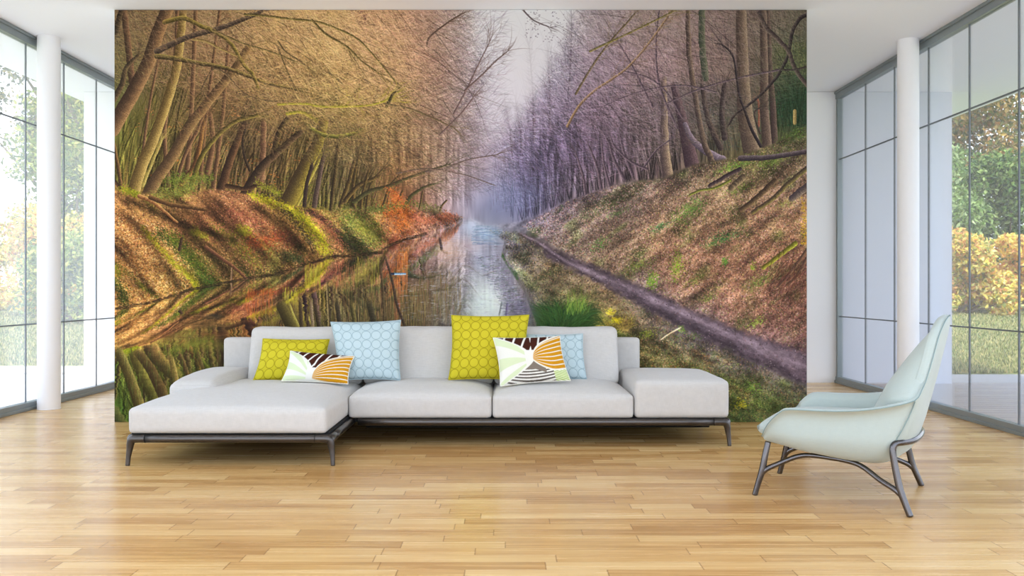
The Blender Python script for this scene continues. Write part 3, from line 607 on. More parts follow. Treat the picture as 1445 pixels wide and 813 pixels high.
    sm = blur(inpoly(PX, PY, slope).astype(np.float32), 3)
    sh = 1+sm*(.42*noise(16, 2.4, .8, -.62)+.30*noise(7, 2.2, .8, -.62)+.18*noise(3, 2, 1, -.6)); img *= sh[..., None]
    gk = (np.clip(noise(13, 2.2, .9, -.62)*3.2-.75, 0, 1)*sm*.5)[..., None]; img = img*(1-gk)+img.mean(-1, keepdims=True)*np.array([.86, 1.10, .48])*gk
    for a, w, d, l in (([(1044, 223), (1080, 222), (1110, 218), (1140, 213)], 7, (64, 52, 58), (110, 94, 98)), ([(1140, 235), (1108, 262), (1090, 280), (1060, 300)], 6, (76, 60, 52), (134, 120, 60)), ([(1092, 255), (1070, 276), (1045, 296)], 7, (70, 54, 44), (120, 96, 66)), ([(1048, 250), (1030, 266)], 9, (80, 66, 54), (150, 126, 90)), ([(1030, 254), (1008, 265), (988, 268), (972, 275)], 3, (90, 92, 40), (150, 150, 60)), ([(1140, 262), (1116, 280)], 10, (76, 64, 70), (126, 108, 90)), ([(1122, 343), (1102, 358), (1076, 378)], 6, (96, 92, 34), (170, 168, 56)), ([(1044, 238), (1024, 248), (1000, 262)], 5, (60, 46, 50), (96, 76, 76)), ([(1138, 352), (1118, 380), (1098, 404)], 4, (84, 62, 54), (130, 100, 76)), ([(1140, 360), (1126, 386), (1110, 402)], 4, (84, 62, 54), (130, 100, 76))):
        limb(a, w, w*.8, d, l, litside=-1)
    n = 500; q = rng.normal(0, 1, (n, 2)); x = 1112+q[:, 0]*18; y = 385+q[:, 1]*16
    strokes(x, y, R(1.6, 2.6, n), R(5, 18, n), R(-.3, .3, n), vary(np.tile([[.42, .28, .22]], (n, 1)), .5, 1.3), R(.4, .9, n))
    n = 130; x = R(1130, 1140, n); y = R(278, 345, n); blobs(x, y, vary(np.tile([[.85, .66, .12]], (n, 1)), .7, 1.15), R(1, 2.4, n), 6)
    # verge between the water and the path
    verge = [(684, 322), (731, 328), (762, 342), (800, 378), (865, 411), (929, 446), (1015, 490), (1140, 548), (1140, 600), (720, 600), (756, 455), (738, 410), (722, 385), (707, 362), (711, 340)]
    leaves(verge, 17000, [(176, 140, 90), (142, 112, 66), (104, 104, 52), (196, 160, 116), (130, 84, 60), (96, 104, 50)], 1.0, 2.2)
    v2 = [(870, 470), (930, 460), (1015, 500), (1140, 556), (1140, 600), (880, 600)]
    leaves(v2, 4200, [(96, 128, 50), (70, 100, 50), (140, 150, 70), (60, 76, 44), (176, 110, 60), (120, 140, 60), (150, 130, 110)], 1.4, 3.2, mix=.65)
    leaves([(900, 470), (1000, 500), (1030, 600), (880, 600)], 1300, [(190, 140, 90), (170, 100, 50), (205, 170, 120), (130, 90, 60)], 1.2, 2.6, mix=.7)
    leaves([(930, 540), (1140, 560), (1140, 600), (930, 600)], 1500, [(60, 96, 44), (40, 70, 60), (90, 130, 50), (50, 60, 40), (120, 130, 60)], 2, 4, mix=.7)
    n = 2400; x, y = scatter(verge, n); n = len(x)
    strokes(x, y, -np.pi/2+R(-.9, .9, n), R(3, 11, n), R(-.6, .6, n), vary(field(x, y), .6, 1.5, .04), R(.3, .7, n))
    n = 900; x = R(806, 892, n); y = 462-R(0, 12, n)+R(-3, 10, n)
    strokes(x, y, R(-3.0, -.3, n), R(4, 15, n), R(-.9, .9, n), vary(np.tile([[.70, .62, .28]], (n, 1)), .5, 1.25), R(.4, .9, n))
    for (cx, cy, rr, cc) in ((870, 452, 7, (215, 190, 30)), (862, 440, 6, (190, 170, 50)), (1045, 570, 10, (190, 180, 40)), (1000, 560, 9, (170, 90, 50)), (1035, 480, 8, (160, 120, 60)), (962, 463, 8, (120, 150, 60)), (985, 470, 10, (110, 150, 60)), (1062, 545, 12, (120, 160, 60)), (1085, 512, 10, (116, 150, 66)), (912, 470, 10, (160, 170, 60))):
        n = 80; q = rng.normal(0, .55, (n, 2)); blobs(cx+q[:, 0]*rr, cy+q[:, 1]*rr*.7, vary(np.tile([np.array(cc)/255.], (n, 1)), .7, 1.2), R(.9, 2, n), 5)
    limb([(960, 462), (945, 470), (932, 479)], 1.4, 1.2, (200, 170, 130), (226, 196, 150))
    vm = blur(inpoly(PX, PY, verge).astype(np.float32), 3)
    img *= (1+vm*(.5*noise(14, 2, .8, .5)+.35*noise(6, 1.6, .8, .3)))[..., None]
    gk = (np.clip(noise(15, 1.8, .9, .4)*3.0-.6, 0, 1)*vm*.45)[..., None]; img = img*(1-gk)+img.mean(-1, keepdims=True)*np.array([.90, 1.18, .45])*gk
    gk = (np.clip(noise(12, 1.8, .9, .3)*3.0-.8, 0, 1)*vm*.5)[..., None]; img = img*(1-gk)+img.mean(-1, keepdims=True)*np.array([1.45, 1.0, .62])*gk
    # wheat coloured edge and dark waterline on the near side
    n = 1500; t = rng.random(n); ex = np.interp(t, [0, .2, .35, .5, .7, 1], [684, 711, 708, 723, 739, 758]); ey = np.interp(t, [0, .2, .35, .5, .7, 1], [324, 340, 362, 386, 411, 458])
    strokes(ex+R(0, 12, n)*t, ey+R(-3, 3, n), R(1.2, 2.2, n), R(2, 10, n)*(.4+t), R(-.4, .4, n), vary(field(ex+10, ey), .55, 1.2, .02), R(.4, .8, n))
    n = 500; t = rng.random(n); blobs(np.interp(t, [0, .25, .5, 1], [700, 706, 716, 730]), np.interp(t, [0, .25, .5, 1], [345, 358, 380, 392])+R(-6, 4, n), vary(np.tile([[.28, .38, .22]], (n, 1)), .6, 1.3), R(.8, 1.8, n), 4)
    # the path
    up = [(731, 326), (760, 338), (785, 352), (820, 367), (886, 395), (930, 415), (972, 436), (1058, 472), (1145, 500)]
    lo_ = [(1145, 547), (1015, 488), (929, 445), (865, 410), (800, 377), (770, 362), (756, 344), (731, 330)]
    pb = blur(inpoly(PX, PY, up+lo_).astype(np.float32), 4); a = np.clip(pb+noise(4)*.8*((pb > .03) & (pb < .97))-.03*(pb < .9), 0, 1)[..., None]
    mid = np.interp(PX, [731, 760, 800, 886, 972, 1058, 1145], [328, 342, 370, 406, 446, 484, 522]); wd = np.interp(PX, [731, 800, 972, 1145], [2, 5, 14, 24])
    k = np.clip(np.abs(PY-mid)/wd, 0, 1)[..., None]
    k = np.clip(k+.5*noise(7, 3, 1, .4)[..., None], 0, 1); pc = np.array([.52, .45, .49])*(1-k)+np.array([.31, .26, .29])*k
    pc = pc*(1+.2*noise(8, 3, 1, .4)+.25*noise(2.5, 2, 1, .4)+.15*noise(1.2))[..., None]
    img = img*(1-a)+pc*a
    leaves(up+lo_, 900, [(150, 130, 140), (90, 72, 80), (130, 110, 120), (110, 84, 80)], .8, 1.6, mix=.8, w=.6)
    # big green sedge tuft
    for q in range(2):
        n = 900; cx = R(758, 828, n); x = cx; y = R(440, 468, n)
        ang = -np.pi/2+(cx-792)/46+R(-.5, .5, n)
        side = np.sign(cx-790+R(-14, 14, n))
        strokes(x, y, ang, R(12, 36, n), side*R(.5, 2.0, n), vary(np.tile([[.15, .27, .16]] if q == 0 else [[.27, .40, .19]], (n, 1)), .35 if q == 0 else .6, 1.2), R(.5, 1.0, n))
    n = 120; strokes(R(798, 830, n), R(430, 445, n), -np.pi/2+R(-.4, .5, n), R(10, 34, n), R(-.5, .5, n), vary(np.tile([[.50, .60, .24]], (n, 1)), .7, 1.2), R(.4, .8, n))
    # left bank
    wl = np.array([(150, 436), (161, 436), (208, 428), (240, 418), (262, 410), (290, 404), (308, 401), (352, 392), (389, 387), (415, 378), (433, 371), (466, 362), (492, 361), (535, 356), (543, 348), (569, 338), (602, 329), (639, 318), (652, 310)], float)
    left = [(150, 266), (200, 272), (250, 276), (300, 266), (350, 274), (400, 288), (440, 294), (470, 298), (478, 296), (495, 292), (520, 300), (540, 298), (570, 296), (610, 296), (652, 306)] + [tuple(p) for p in wl[::-1]]
    a = blur(inpoly(PX, PY, left).astype(np.float32), 2)[..., None]
    f = field(PX, PY); g = f*(1+.3*noise(14, 2.6, 1, .7)+.34*noise(5, 2, 1, .7)+.2*noise(2.2))[..., None]
    img = img*(1-a)+g*a
    leaves(left, 16000, [(215, 150, 92), (190, 118, 70), (150, 90, 56), (232, 180, 120), (120, 76, 50), (200, 130, 96), (96, 66, 46)], .9, 2.1, ang=(.2, 1.2))
    leaves([(160, 300), (215, 310), (262, 360), (282, 400), (240, 420), (160, 436)], 5200, [(240, 180, 116), (226, 150, 84), (200, 124, 66), (250, 200, 140), (150, 96, 50)], 1.2, 2.4, mix=.7)
    def streak(path, wid, cc, n, lo=.6, hi=1.2, spread=1.0, r=(.8, 1.8)):
        p = np.array(path, float); t = rng.random(n)*(len(p)-1); i = t.astype(int); f_ = (t-i)[:, None]
        q = p[i]*(1-f_)+p[np.minimum(i+1, len(p)-1)]*f_ + rng.normal(0, wid/2.2, (n, 2))*spread
        blobs(q[:, 0], q[:, 1], vary(np.tile([np.array(cc)/255.], (n, 1)), lo, hi), R(r[0], r[1], n), 5, .55, R(.2, 1.2, n), .85)
    streak([(352, 274), (380, 284), (408, 294), (432, 310), (450, 332), (464, 358)], 8, (176, 168, 32), 1500)
    streak([(410, 300), (425, 318), (440, 338), (456, 360)], 7, (150, 140, 36), 500)
    streak([(395, 292), (416, 312), (430, 330), (442, 352)], 7, (66, 56, 40), 420)
    streak([(200, 322), (226, 350), (252, 378), (276, 398), (274, 412), (262, 418)], 6, (176, 164, 36), 1300)
    streak([(222, 326), (250, 345), (272, 368), (290, 395), (300, 402)], 13, (64, 82, 30), 1500)
    streak([(240, 330), (262, 352), (284, 380)], 12, (96, 106, 34), 500)
    streak([(160, 370), (180, 385), (200, 405)], 6, (110, 96, 44), 300)
    streak([(160, 395), (172, 412), (176, 430)], 10, (70, 80, 30), 500)
    streak([(160, 372), (168, 388)], 8, (150, 150, 40), 160)
    streak([(196, 400), (222, 420)], 5, (120, 116, 40), 160)
    streak([(170, 265), (186, 272), (195, 274)], 6, (160, 160, 36), 320)
    streak([(300, 320), (325, 332), (345, 352), (366, 372)], 14, (120, 116, 40), 700)
    streak([(335, 322), (352, 330)], 9, (170, 160, 40), 320)
    streak([(270, 326), (292, 334)], 7, (176, 166, 44), 240)
    streak([(378, 350), (392, 368), (380, 380)], 11, (170, 150, 76), 600)
    streak([(350, 340), (372, 345), (400, 330)], 14, (184, 92, 50), 600)
    streak([(325, 300), (360, 310), (400, 330), (420, 345)], 12, (150, 84, 62), 600)
    streak([(330, 375), (350, 386), (400, 384)], 7, (66, 66, 34), 400)
    streak([(400, 360), (425, 366)], 10, (80, 84, 46), 400)
    streak([(440, 300), (466, 322), (484, 350)], 9, (196, 120, 84), 700)
    streak([(430, 296), (458, 310), (492, 340), (500, 352)], 6, (92, 62, 60), 400)
    streak([(215, 278), (250, 272), (270, 262)], 12, (136, 138, 60), 900)
    streak([(232, 256), (262, 250), (300, 252)], 10, (120, 130, 52), 700)
    streak([(360, 258), (395, 272)], 6, (150, 150, 46), 250)
    # green shrub and orange bracken further on
    streak([(482, 306), (500, 310), (520, 325), (532, 340)], 20, (104, 110, 48), 1700, .5, 1.35)
    streak([(484, 330), (500, 345), (520, 352)], 16, (66, 74, 40), 800)
    streak([(505, 318), (530, 336)], 14, (140, 132, 60), 500)
    streak([(545, 300), (560, 290), (575, 304), (560, 320)], 15, (214, 118, 50), 1100, .5, 1.2)
    streak([(552, 268), (560, 280), (570, 290)], 10, (206, 112, 56), 350)
    streak([(580, 305), (600, 312), (625, 306), (640, 308)], 9, (196, 116, 84), 900, .5, 1.2)
    streak([(548, 342), (560, 336), (580, 326)], 6, (130, 76, 50), 400)
    streak([(595, 292), (620, 295)], 7, (130, 118, 80), 300)
    streak([(520, 296), (545, 292), (600, 286)], 8, (110, 116, 58), 400)
    lm = blur(inpoly(PX, PY, left).astype(np.float32), 3)
    img *= (1+lm*(.55*noise(20, 3, .55, .78)+.32*noise(9, 2.6, .6, .8)+.15*noise(3)))[..., None]
    gk = (np.clip(noise(13, 3, .6, .8)*3.0-.85, 0, 1)*lm*.5)[..., None]; img = img*(1-gk)+img.mean(-1, keepdims=True)*np.array([1.05, 1.12, .32])*gk
    for pth, wd_ in (([(168, 300), (200, 330), (236, 376), (250, 404)], 7), ([(236, 300), (268, 330), (296, 356), (320, 388)], 8), ([(290, 300), (330, 324), (364, 352), (392, 376)], 7), ([(160, 345), (190, 380), (214, 412)], 6), ([(360, 292), (400, 318), (424, 348)], 7), ([(180, 282), (250, 312), (330, 340)], 5)):
        q = np.array(pth, float); dm = np.full((H, W), 1e9, np.float32)
        for a_, b_ in zip(q[:-1], q[1:]):
            dd = b_-a_; t_ = np.clip(((PX-a_[0])*dd[0]+(PY-a_[1])*dd[1])/(dd@dd), 0, 1); dm = np.minimum(dm, np.hypot(PX-a_[0]-dd[0]*t_, PY-a_[1]-dd[1]*t_))
        img *= (1-.42*np.exp(-(dm/wd_)**2)*lm)[..., None]
    # fallen branches on the bank
    limb([(196, 276), (214, 284), (232, 298), (250, 314)], 5, 2.5, (120, 76, 46), (190, 140, 84), litside=-1)
    limb([(212, 278), (240, 288), (268, 292), (290, 296)], 6, 4, (78, 54, 36), (130, 96, 56), litside=-1)
    limb([(290, 348), (312, 364), (334, 380), (348, 394)], 5, 3, (84, 54, 40), (140, 96, 66), litside=-1)
    limb([(327, 378), (326, 404)], 2, 2, (110, 84, 60), (150, 120, 90))
    limb([(253, 352), (256, 336)], 4, 3, (60, 46, 34), (90, 70, 50))
    limb([(320, 262), (345, 266), (360, 262)], 6, 4, (60, 44, 34), (96, 70, 48))
    # ---- 6. water: the banks and woods upside down, drawn out and blurred
    wlx = np.interp(PX[0], np.append(wl[:, 0], [660, 680, 1200]), np.append(wl[:, 1], [311, 322, 322])) 
    Bth = wlx-bt(PX[0])                                   # bank height in the picture
    d = PY-wlx[None, :]
    Rth = np.clip(Bth*np.interp(PX[0], [161, 300, 420, 520, 700], [.36, .42, .5, .8, 1]), 4, None)
    src = np.where(d < Rth[None, :], d/Rth[None, :]*Bth[None, :], Bth[None, :]+(d-Rth[None, :])*1.0)
    sy = np.clip((wlx[None, :]-src-Y0)*S, 0, H-1); 
    ripple = noise(9, 5, .35)*2.2+noise(4, 4, .3)*1.6
    sx = np.clip(xx+ripple*S*np.clip(d/40, 0, 1.3), 0, W-1)
    soft = img.copy()
    r = 4; cs = np.cumsum(np.concatenate([np.repeat(soft[:1], r+1, 0), soft, np.repeat(soft[-1:], r, 0)], 0), 0)
    soft = (cs[2*r+1:]-cs[:-2*r-1])/(2*r+1)
    refl = soft[sy.astype(int), sx.astype(int)]*.5+img[sy.astype(int), sx.astype(int)]*.5
    base = field(PX, PY)
    # each column of the reflection is brought to the broad colours of the water
    rb_ = np.stack([blur(refl[..., c], 22) for c in range(3)], -1)
    wat = base*np.clip(refl/np.maximum(rb_, .05), .35, 2.2)**1.15
    wat *= (1+.16*noise(9, .5, 4)+.14*noise(4, .6, 5)+.10*noise(3, 6, .5))[..., None]
    wpoly = [tuple(p) for p in wl] + [(662, 308), (684, 321), (711, 340), (707, 362), (722, 385), (738, 410), (756, 455), (760, 600), (150, 600)]
    a = blur(inpoly(PX, PY, wpoly).astype(np.float32), 1)[..., None]
    img = img*(1-a)+np.clip(wat, 0, 1)*a
    wm = a[..., 0]
    def wvert(x0, x1, y0, y1, n, cc, L=(8, 40), w=(.3, .8), lo=.7, hi=1.2):
        x = R(x0, x1, n); y = R(y0, y1, n)
        strokes(x, y, np.full(n, np.pi/2)+R(-.05, .05, n), R(L[0], L[1], n), R(-.1, .1, n), vary(np.tile([np.array(cc)/255.], (n, 1)), lo, hi), R(w[0], w[1], n))
    keep = img.copy()
    # bright sky in the water, blue far reach
    def glow(cx, cy, rx, ry, cc, s):
        nonlocal img
        k = (np.exp(-(((PX-cx)/rx)**2+((PY-cy)/ry)**2)**1.3)*s*(1+.5*noise(4, .7, 5)+.3*noise(3, 5, .5)))[..., None]
        img = img*(1-k)+np.array(cc)/255.*k
    glow(686, 428, 20, 28, (208, 220, 208), .8); glow(674, 400, 12, 26, (170, 178, 180), .4); glow(703, 432, 8, 22, (218, 220, 212), .6); glow(683, 455, 28, 22, (200, 206, 200), .6)
    glow(678, 368, 16, 20, (146, 152, 172), .5); glow(735, 440, 20, 30, (112, 104, 130), .6); glow(716, 395, 14, 26, (122, 118, 138), .45); glow(600, 420, 44, 34, (104, 90, 66), .35); glow(680, 330, 24, 12, (160, 178, 202), .8); glow(663, 318, 12, 8, (170, 182, 205), .7)
    glow(632, 352, 20, 20, (196, 160, 140), .6); glow(665, 345, 18, 12, (190, 172, 176), .5)
    wvert(560, 575, 350, 410, 160, (206, 122, 60), (6, 26)); wvert(556, 566, 400, 450, 60, (170, 96, 60))
    wvert(430, 452, 368, 400, 200, (170, 160, 50), (6, 20)); wvert(398, 420, 404, 425, 120, (180, 170, 50), (4, 14)); wvert(500, 535, 360, 395, 160, (150, 140, 60), (6, 24)); wvert(470, 500, 372, 400, 120, (180, 110, 76), (6, 18))
    wvert(345, 385, 405, 440, 240, (196, 106, 50), (4, 16)); wvert(466, 600, 400, 450, 500, (150, 128, 78), (10, 40)); wvert(466, 600, 400, 450, 300, (74, 66, 44), (10, 40)); wvert(590, 650, 380, 440, 300, (130, 108, 74), (10, 36)); wvert(360, 470, 420, 460, 300, (120, 108, 56), (8, 30))
    # reflected trunks
    T = [([(166, 494), (178, 520), (190, 552), (202, 590)], 12, 16, (72, 60, 30), (150, 134, 72), 1), ([(194, 496), (212, 520), (226, 548), (240, 580)], 12, 16, (70, 54, 32), (118, 96, 54), 1), ([(240, 502), (246, 526), (250, 548)], 7, 8, (110, 90, 48), (170, 146, 78), 1), ([(254, 500), (262, 522), (268, 545)], 5, 6, (74, 56, 34), (130, 106, 60), 1), ([(308, 470), (311, 500), (309, 520)], 9, 10, (60, 46, 30), (96, 76, 46), -1), ([(278, 495), (286, 520)], 4, 5, (90, 72, 40), (120, 100, 60), 1),
         ([(396, 430), (404, 446), (414, 470)], 14, 16, (66, 56, 32), (110, 98, 50), 1), ([(408, 428), (414, 445), (424, 466)], 2.5, 3, (150, 136, 60), (180, 164, 84), 1), ([(461, 396), (463, 430), (465, 465)], 3, 4, (60, 50, 36), (170, 146, 96), -1), ([(423, 420), (425, 465)], 4, 5, (60, 48, 38), (90, 74, 54), 1), ([(438, 420), (441, 465)], 4, 4, (120, 100, 80), (160, 136, 104), 1), ([(444, 430), (450, 465)], 4, 4, (60, 50, 36), (86, 70, 50), 1), ([(474, 425), (480, 465)], 5, 6, (58, 50, 38), (84, 72, 56), 1), ([(535, 370), (540, 410), (541, 465)], 3, 3, (70, 56, 40), (100, 84, 60), 1), ([(543, 362), (552, 392), (560, 430), (572, 462)], 2.5, 3.5, (58, 46, 40), (84, 68, 56), 1), ([(520, 425), (530, 465)], 8, 8, (60, 54, 40), (84, 74, 54), 1), ([(495, 425), (502, 465)], 5, 6, (70, 64, 40), (130, 114, 64), 1), ([(620, 335), (623, 352)], 3, 3, (70, 56, 56), (96, 80, 76), 1), ([(326, 404), (325, 416)], 2, 2, (110, 84, 60), (140, 110, 80), 1), ([(348, 396), (336, 406), (326, 412)], 3, 2, (80, 54, 40), (110, 80, 56), 1), ([(708, 425), (704, 445)], 2, 2, (120, 124, 124), (140, 144, 140), 1), ([(716, 425), (714, 446)], 3, 3, (110, 100, 128), (130, 122, 146), 1)]
    for pth, w0, w1, d_, l_, sd in T: limb(pth, w0, w1, d_, l_, litside=-sd, rough=.1, alpha=.7, fade=True)
    glow(196, 478, 34, 9, (205, 144, 76), .35); glow(236, 472, 26, 7, (96, 64, 40), .5); glow(290, 458, 30, 7, (76, 62, 36), .6); glow(300, 472, 24, 6, (110, 66, 40), .45); glow(285, 486, 40, 9, (122, 122, 46), .5); glow(300, 446, 14, 4, (40, 44, 40), .6)
    n = 900; x = R(165, 345, n); y = R(486, 590, n); k = rng.random(n) < .6
    strokes(x, y, np.full(n, np.pi/2)+R(-.1, .1, n), R(4, 18, n), R(-.2, .2, n), vary(np.where(k[:, None], np.array([[.46, .54, .22]]), np.array([[.28, .30, .14]])), .6, 1.2), R(.3, .7, n))
    # dark waterline, fine glints across the surface
    n = 1300; t = R(161, 600, n); strokes(t, np.interp(t, wl[:, 0], wl[:, 1])+R(-2.5, 1.5, n), R(-.3, .3, n), R(2, 8, n), np.zeros(n), vary(np.tile([[.19, .15, .11]], (n, 1)), .6, 1.5), R(.4, .9, n))
    n = 900; x = R(560, 752, n); y = R(330, 452, n); x = np.minimum(x, np.interp(y, [322, 340, 362, 385, 410, 455], [682, 706, 702, 716, 734, 750])-8)
    strokes(x, y, R(-.08, .08, n), R(2, 9, n), np.zeros(n), vary(np.tile([[.66, .66, .74]], (n, 1)), .7, 1.25), R(.15, .55, n))
    n = 260; y = R(318, 345, n); x = R(664, 700, n); strokes(x, y, R(-.05, .05, n), R(4, 16, n), np.zeros(n), vary(np.tile([[.42, .50, .60]], (n, 1)), .8, 1.2), R(.3, .6, n))
    n = 700; y = R(360, 455, n); x = np.interp(y, [360, 385, 410, 455], [700, 714, 730, 748])-R(0, 34, n)
    strokes(x, y, R(-.1, .1, n), R(2, 9, n), np.zeros(n), vary(np.where(rng.random((n, 1)) < .5, np.array([[.42, .38, .48]]), np.array([[.30, .34, .30]])), .8, 1.3), R(.3, .6, n))
    n = 260; y = R(430, 480, n); x = R(161, 310, n); strokes(x, y, R(-.04, .04, n), R(6, 26, n), np.zeros(n), vary(np.tile([[.55, .42, .24]], (n, 1)), .5, 1.3), R(.2, .5, n))
    # little pale blue boat shape of foam on the water
    limb([(553, 386), (572, 386)], 2.2, 1.8, (96, 128, 160), (168, 200, 226), rough=.05); limb([(552, 386), (555, 386)], 2.4, 2, (40, 50, 70), (60, 70, 90))
    gmn = img.mean(-1, keepdims=True); rk = (1/(1+np.exp(-(PX-690)/25))*1/(1+np.exp((PY-270)/30)))[..., None]; img = img*(1-.18*rk)+gmn*.18*rk; img = img*(1-.05*rk)
    sharp = img - np.stack([blur(img[..., c], 1) for c in range(3)], -1)
    img = img*1.0 + sharp*.6
    g0 = img.mean(-1, keepdims=True); img = g0+(img-g0)*.86
    img = np.clip(img, 0, 1); img = np.clip(img+.20*(img-.46)*(1-np.abs(2*img-1)**2), 0, 1)
    return img
def mural():
    a = paint_mural(); h, w, _ = a.shape
    im = bpy.data.images.new('mural_print', w, h, alpha=False); px = np.ones((h, w, 4), np.float32); px[..., :3] = a[::-1]
    im.pixels.foreach_set(px.ravel()); im.update(); im.pack()
    t = NT('mural_paper'); tx = t.add('ShaderNodeTexImage'); tx.image = im; tx.interpolation = 'Cubic'; tx.extension = 'EXTEND'
    uv = t.add('ShaderNodeUVMap', uv_map='UVMap'); t.link(uv.outputs[0], tx.inputs[0])
    v = t.add('ShaderNodeVectorMath', operation='SCALE'); t.link(tx.outputs[0], v.inputs[0]); v.inputs['Scale'].default_value = MGAIN; t.link(v.outputs[0], t.b.inputs['Base Color'])
    t.b.inputs['Roughness'].default_value = .8; t.b.inputs['Specular IOR Level'].default_value = .15
    y0 = PYF-.008; z1 = H-.004; z0 = .001
    # UV: the sheet covers px 160..1139, 12..597 of the photograph's frame when seen from the front
    def uvof(x, z): return ((VPX+x*F/y0-160)/979., 1-((407-(z-CAMZ)*F/y0)-12)/585.)
    V = [(PX0, y0, z0), (PX1, y0, z0), (PX1, y0, z1), (PX0, y0, z1), (PX0, PYF-.001, z0), (PX1, PYF-.001, z0), (PX1, PYF-.001, z1), (PX0, PYF-.001, z1)]
    Fc = [(0, 1, 2, 3), (1, 5, 6, 2), (4, 0, 3, 7), (3, 2, 6, 7), (4, 5, 1, 0), (5, 4, 7, 6)]
    o = mesh('wall_mural', V, Fc, t.m, None, False, uvs=[uvof(v[0], v[2]) for v in V])
    tag(o, 'large printed mural of a leafy canal with towpath, covering the wall behind the sofa', 'mural')
MGAIN = 1.0
mural()

# ---------------------------------------------------------------- sofa
sofa = thing('sectional_sofa', 'light grey sectional sofa with chaise and dark metal frame', 'sofa', (-.4, 6.2, 0))
def sp_(o): o.matrix_parent_inverse = Matrix.Translation((.4, -6.2, 0)); return o
S = sofa; FZ0, FZ1 = .145, .195
for nm, (x0, x1, y0, y1) in (('platform', (-2.385, -1.135, 5.40, 6.93)), ('platform', (-1.135, 1.56, 6.08, 6.93))):
    sp_(box(nm, x0, x1, y0, y1, .165, .205, M['sofa_dark'], S))  # black puts the shadow line between frame and cushions into the colour
sp_(box('shade_slab', -1.05, 1.50, 6.30, 6.92, .088, .167, M['sofa_dark'], S, .01)); sp_(box('shade_slab', -2.3, -1.2, 5.9, 6.92, .085, .167, M['sofa_dark'], S, .01))  # added black slabs, made to darken the floor under the seats
def rail(pts): 
    b = B().tube(pts, .026, 16, flat=1.0, sub=4); sp_(b.build('frame_rail', M['frame'], S, True))
zc = (FZ0+FZ1)/2
rail([(-2.29, 5.375, zc), (-1.7, 5.375, zc), (-1.20, 5.375, zc)])
rail([(-1.06, 6.045, zc), (.3, 6.045, zc), (1.47, 6.045, zc)])
rail([(-1.115, 5.47, zc), (-1.115, 6.2, zc), (-1.115, 6.85, zc)])
rail([(-2.395, 5.47, zc), (-2.395, 6.1, zc), (-2.395, 6.85, zc)])
rail([(1.567, 6.14, zc), (1.567, 6.5, zc), (1.567, 6.85, zc)])
rail([(-2.29, 6.94, zc), (-.4, 6.94, zc), (1.47, 6.94, zc)])
def sofa_leg(x, y, sx, sy):
    """corner casting that turns from the rail down into a tapered leg; sx, sy point inwards"""
    b = B(); z = zc
    b.tube([(x+sx*.10, y, z), (x+sx*.05, y, z), (x+sx*.018, y+sy*.003, z-.004), (x+sx*.004, y+sy*.004, z-.03), (x-sx*.002, y+sy*.004, z-.07), (x-sx*.008, y, .05), (x-sx*.011, y-sy*.004, 0)], [.0265, .0265, .028, .024, .0195, .015, .0135], 16, sub=6)
    b.tube([(x, y+sy*.10, z), (x, y+sy*.05, z), (x+sx*.003, y+sy*.018, z-.004), (x+sx*.004, y+sy*.006, z-.03)], [.0265, .0265, .027, .02], 16, sub=6)
    o = sp_(b.build('leg', M['frame'], S, True))
    j = sp_(B().tube([(x+sx*.099, y, z), (x+sx*.102, y, z)], .0268, 16, sub=1).build('joint_line', M['sofa_dark'], o, True)); j.matrix_parent_inverse = Matrix.Identity(4)
for a in ((-2.388, 5.375, 1, 1), (-1.113, 5.375, -1, 1), (1.567, 6.045, -1, 1), (1.567, 6.94, -1, -1), (-2.388, 6.94, 1, -1)): sofa_leg(*a)
def chaise_fn(p, u, v, w): return p
SM = M['sofa']
sp_(soft('chaise_cushion', -2.398, -1.142, 5.365, 6.93, .200, .362, .030, SM, S, 36, 40, 10, crown=.062, bulge=.008, seed=1, crp=5))
sp_(soft('seat_cushion', -1.132, -.112, 6.035, 6.93, .196, .357, .028, SM, S, 32, 28, 10, crown=.066, bulge=.006, seed=4, crp=4.5))
sp_(soft('seat_cushion', -.106, .898, 6.035, 6.93, .196, .357, .028, SM, S, 32, 28, 10, crown=.066, bulge=.006, seed=9, crp=4.5))
sp_(soft('side_block', .905, 1.577, 6.035, 6.93, .196, .463, .034, SM, S, 28, 28, 12, crown=.026, bulge=.006, wr=.002, seed=12))
def arm_fn(p, u, v, w):
    if w > -.2: p.z -= .022*max(0, -v)**2*(w+.2) ; p.x -= .02*max(0, -v)**3*max(0, u)
    return p
sp_(soft('armrest', -2.402, -2.052, 6.0, 6.93, .30, .478, .062, SM, S, 24, 30, 12, crown=.02, bulge=.004, wr=.002, seed=15, fn=arm_fn))
sp_(soft('backrest_panel', -2.322, 1.085, 6.94, 7.07, .20, .717, .03, SM, S, 60, 6, 14, wr=.001, seed=2))
def back_fn(y_add):
    def f(p, u, v, w):
        k = (p.z-.38)/.44; p.y += .13*k; 
        if v < 0: p.y -= .022*(1-u*u)*(1-((w*.9)**2))
        return p
    return f
for x0, x1, sd in ((-2.03, -1.132, 1), (-1.126, -.11, 2), (-.104, .872, 3)):
    sp_(soft('back_cushion', x0, x1, 6.60, 6.80, .372, .812, .042, SM, S, 30, 10, 20, bulge=.0, wr=.004, seed=20+sd, fn=back_fn(0)))
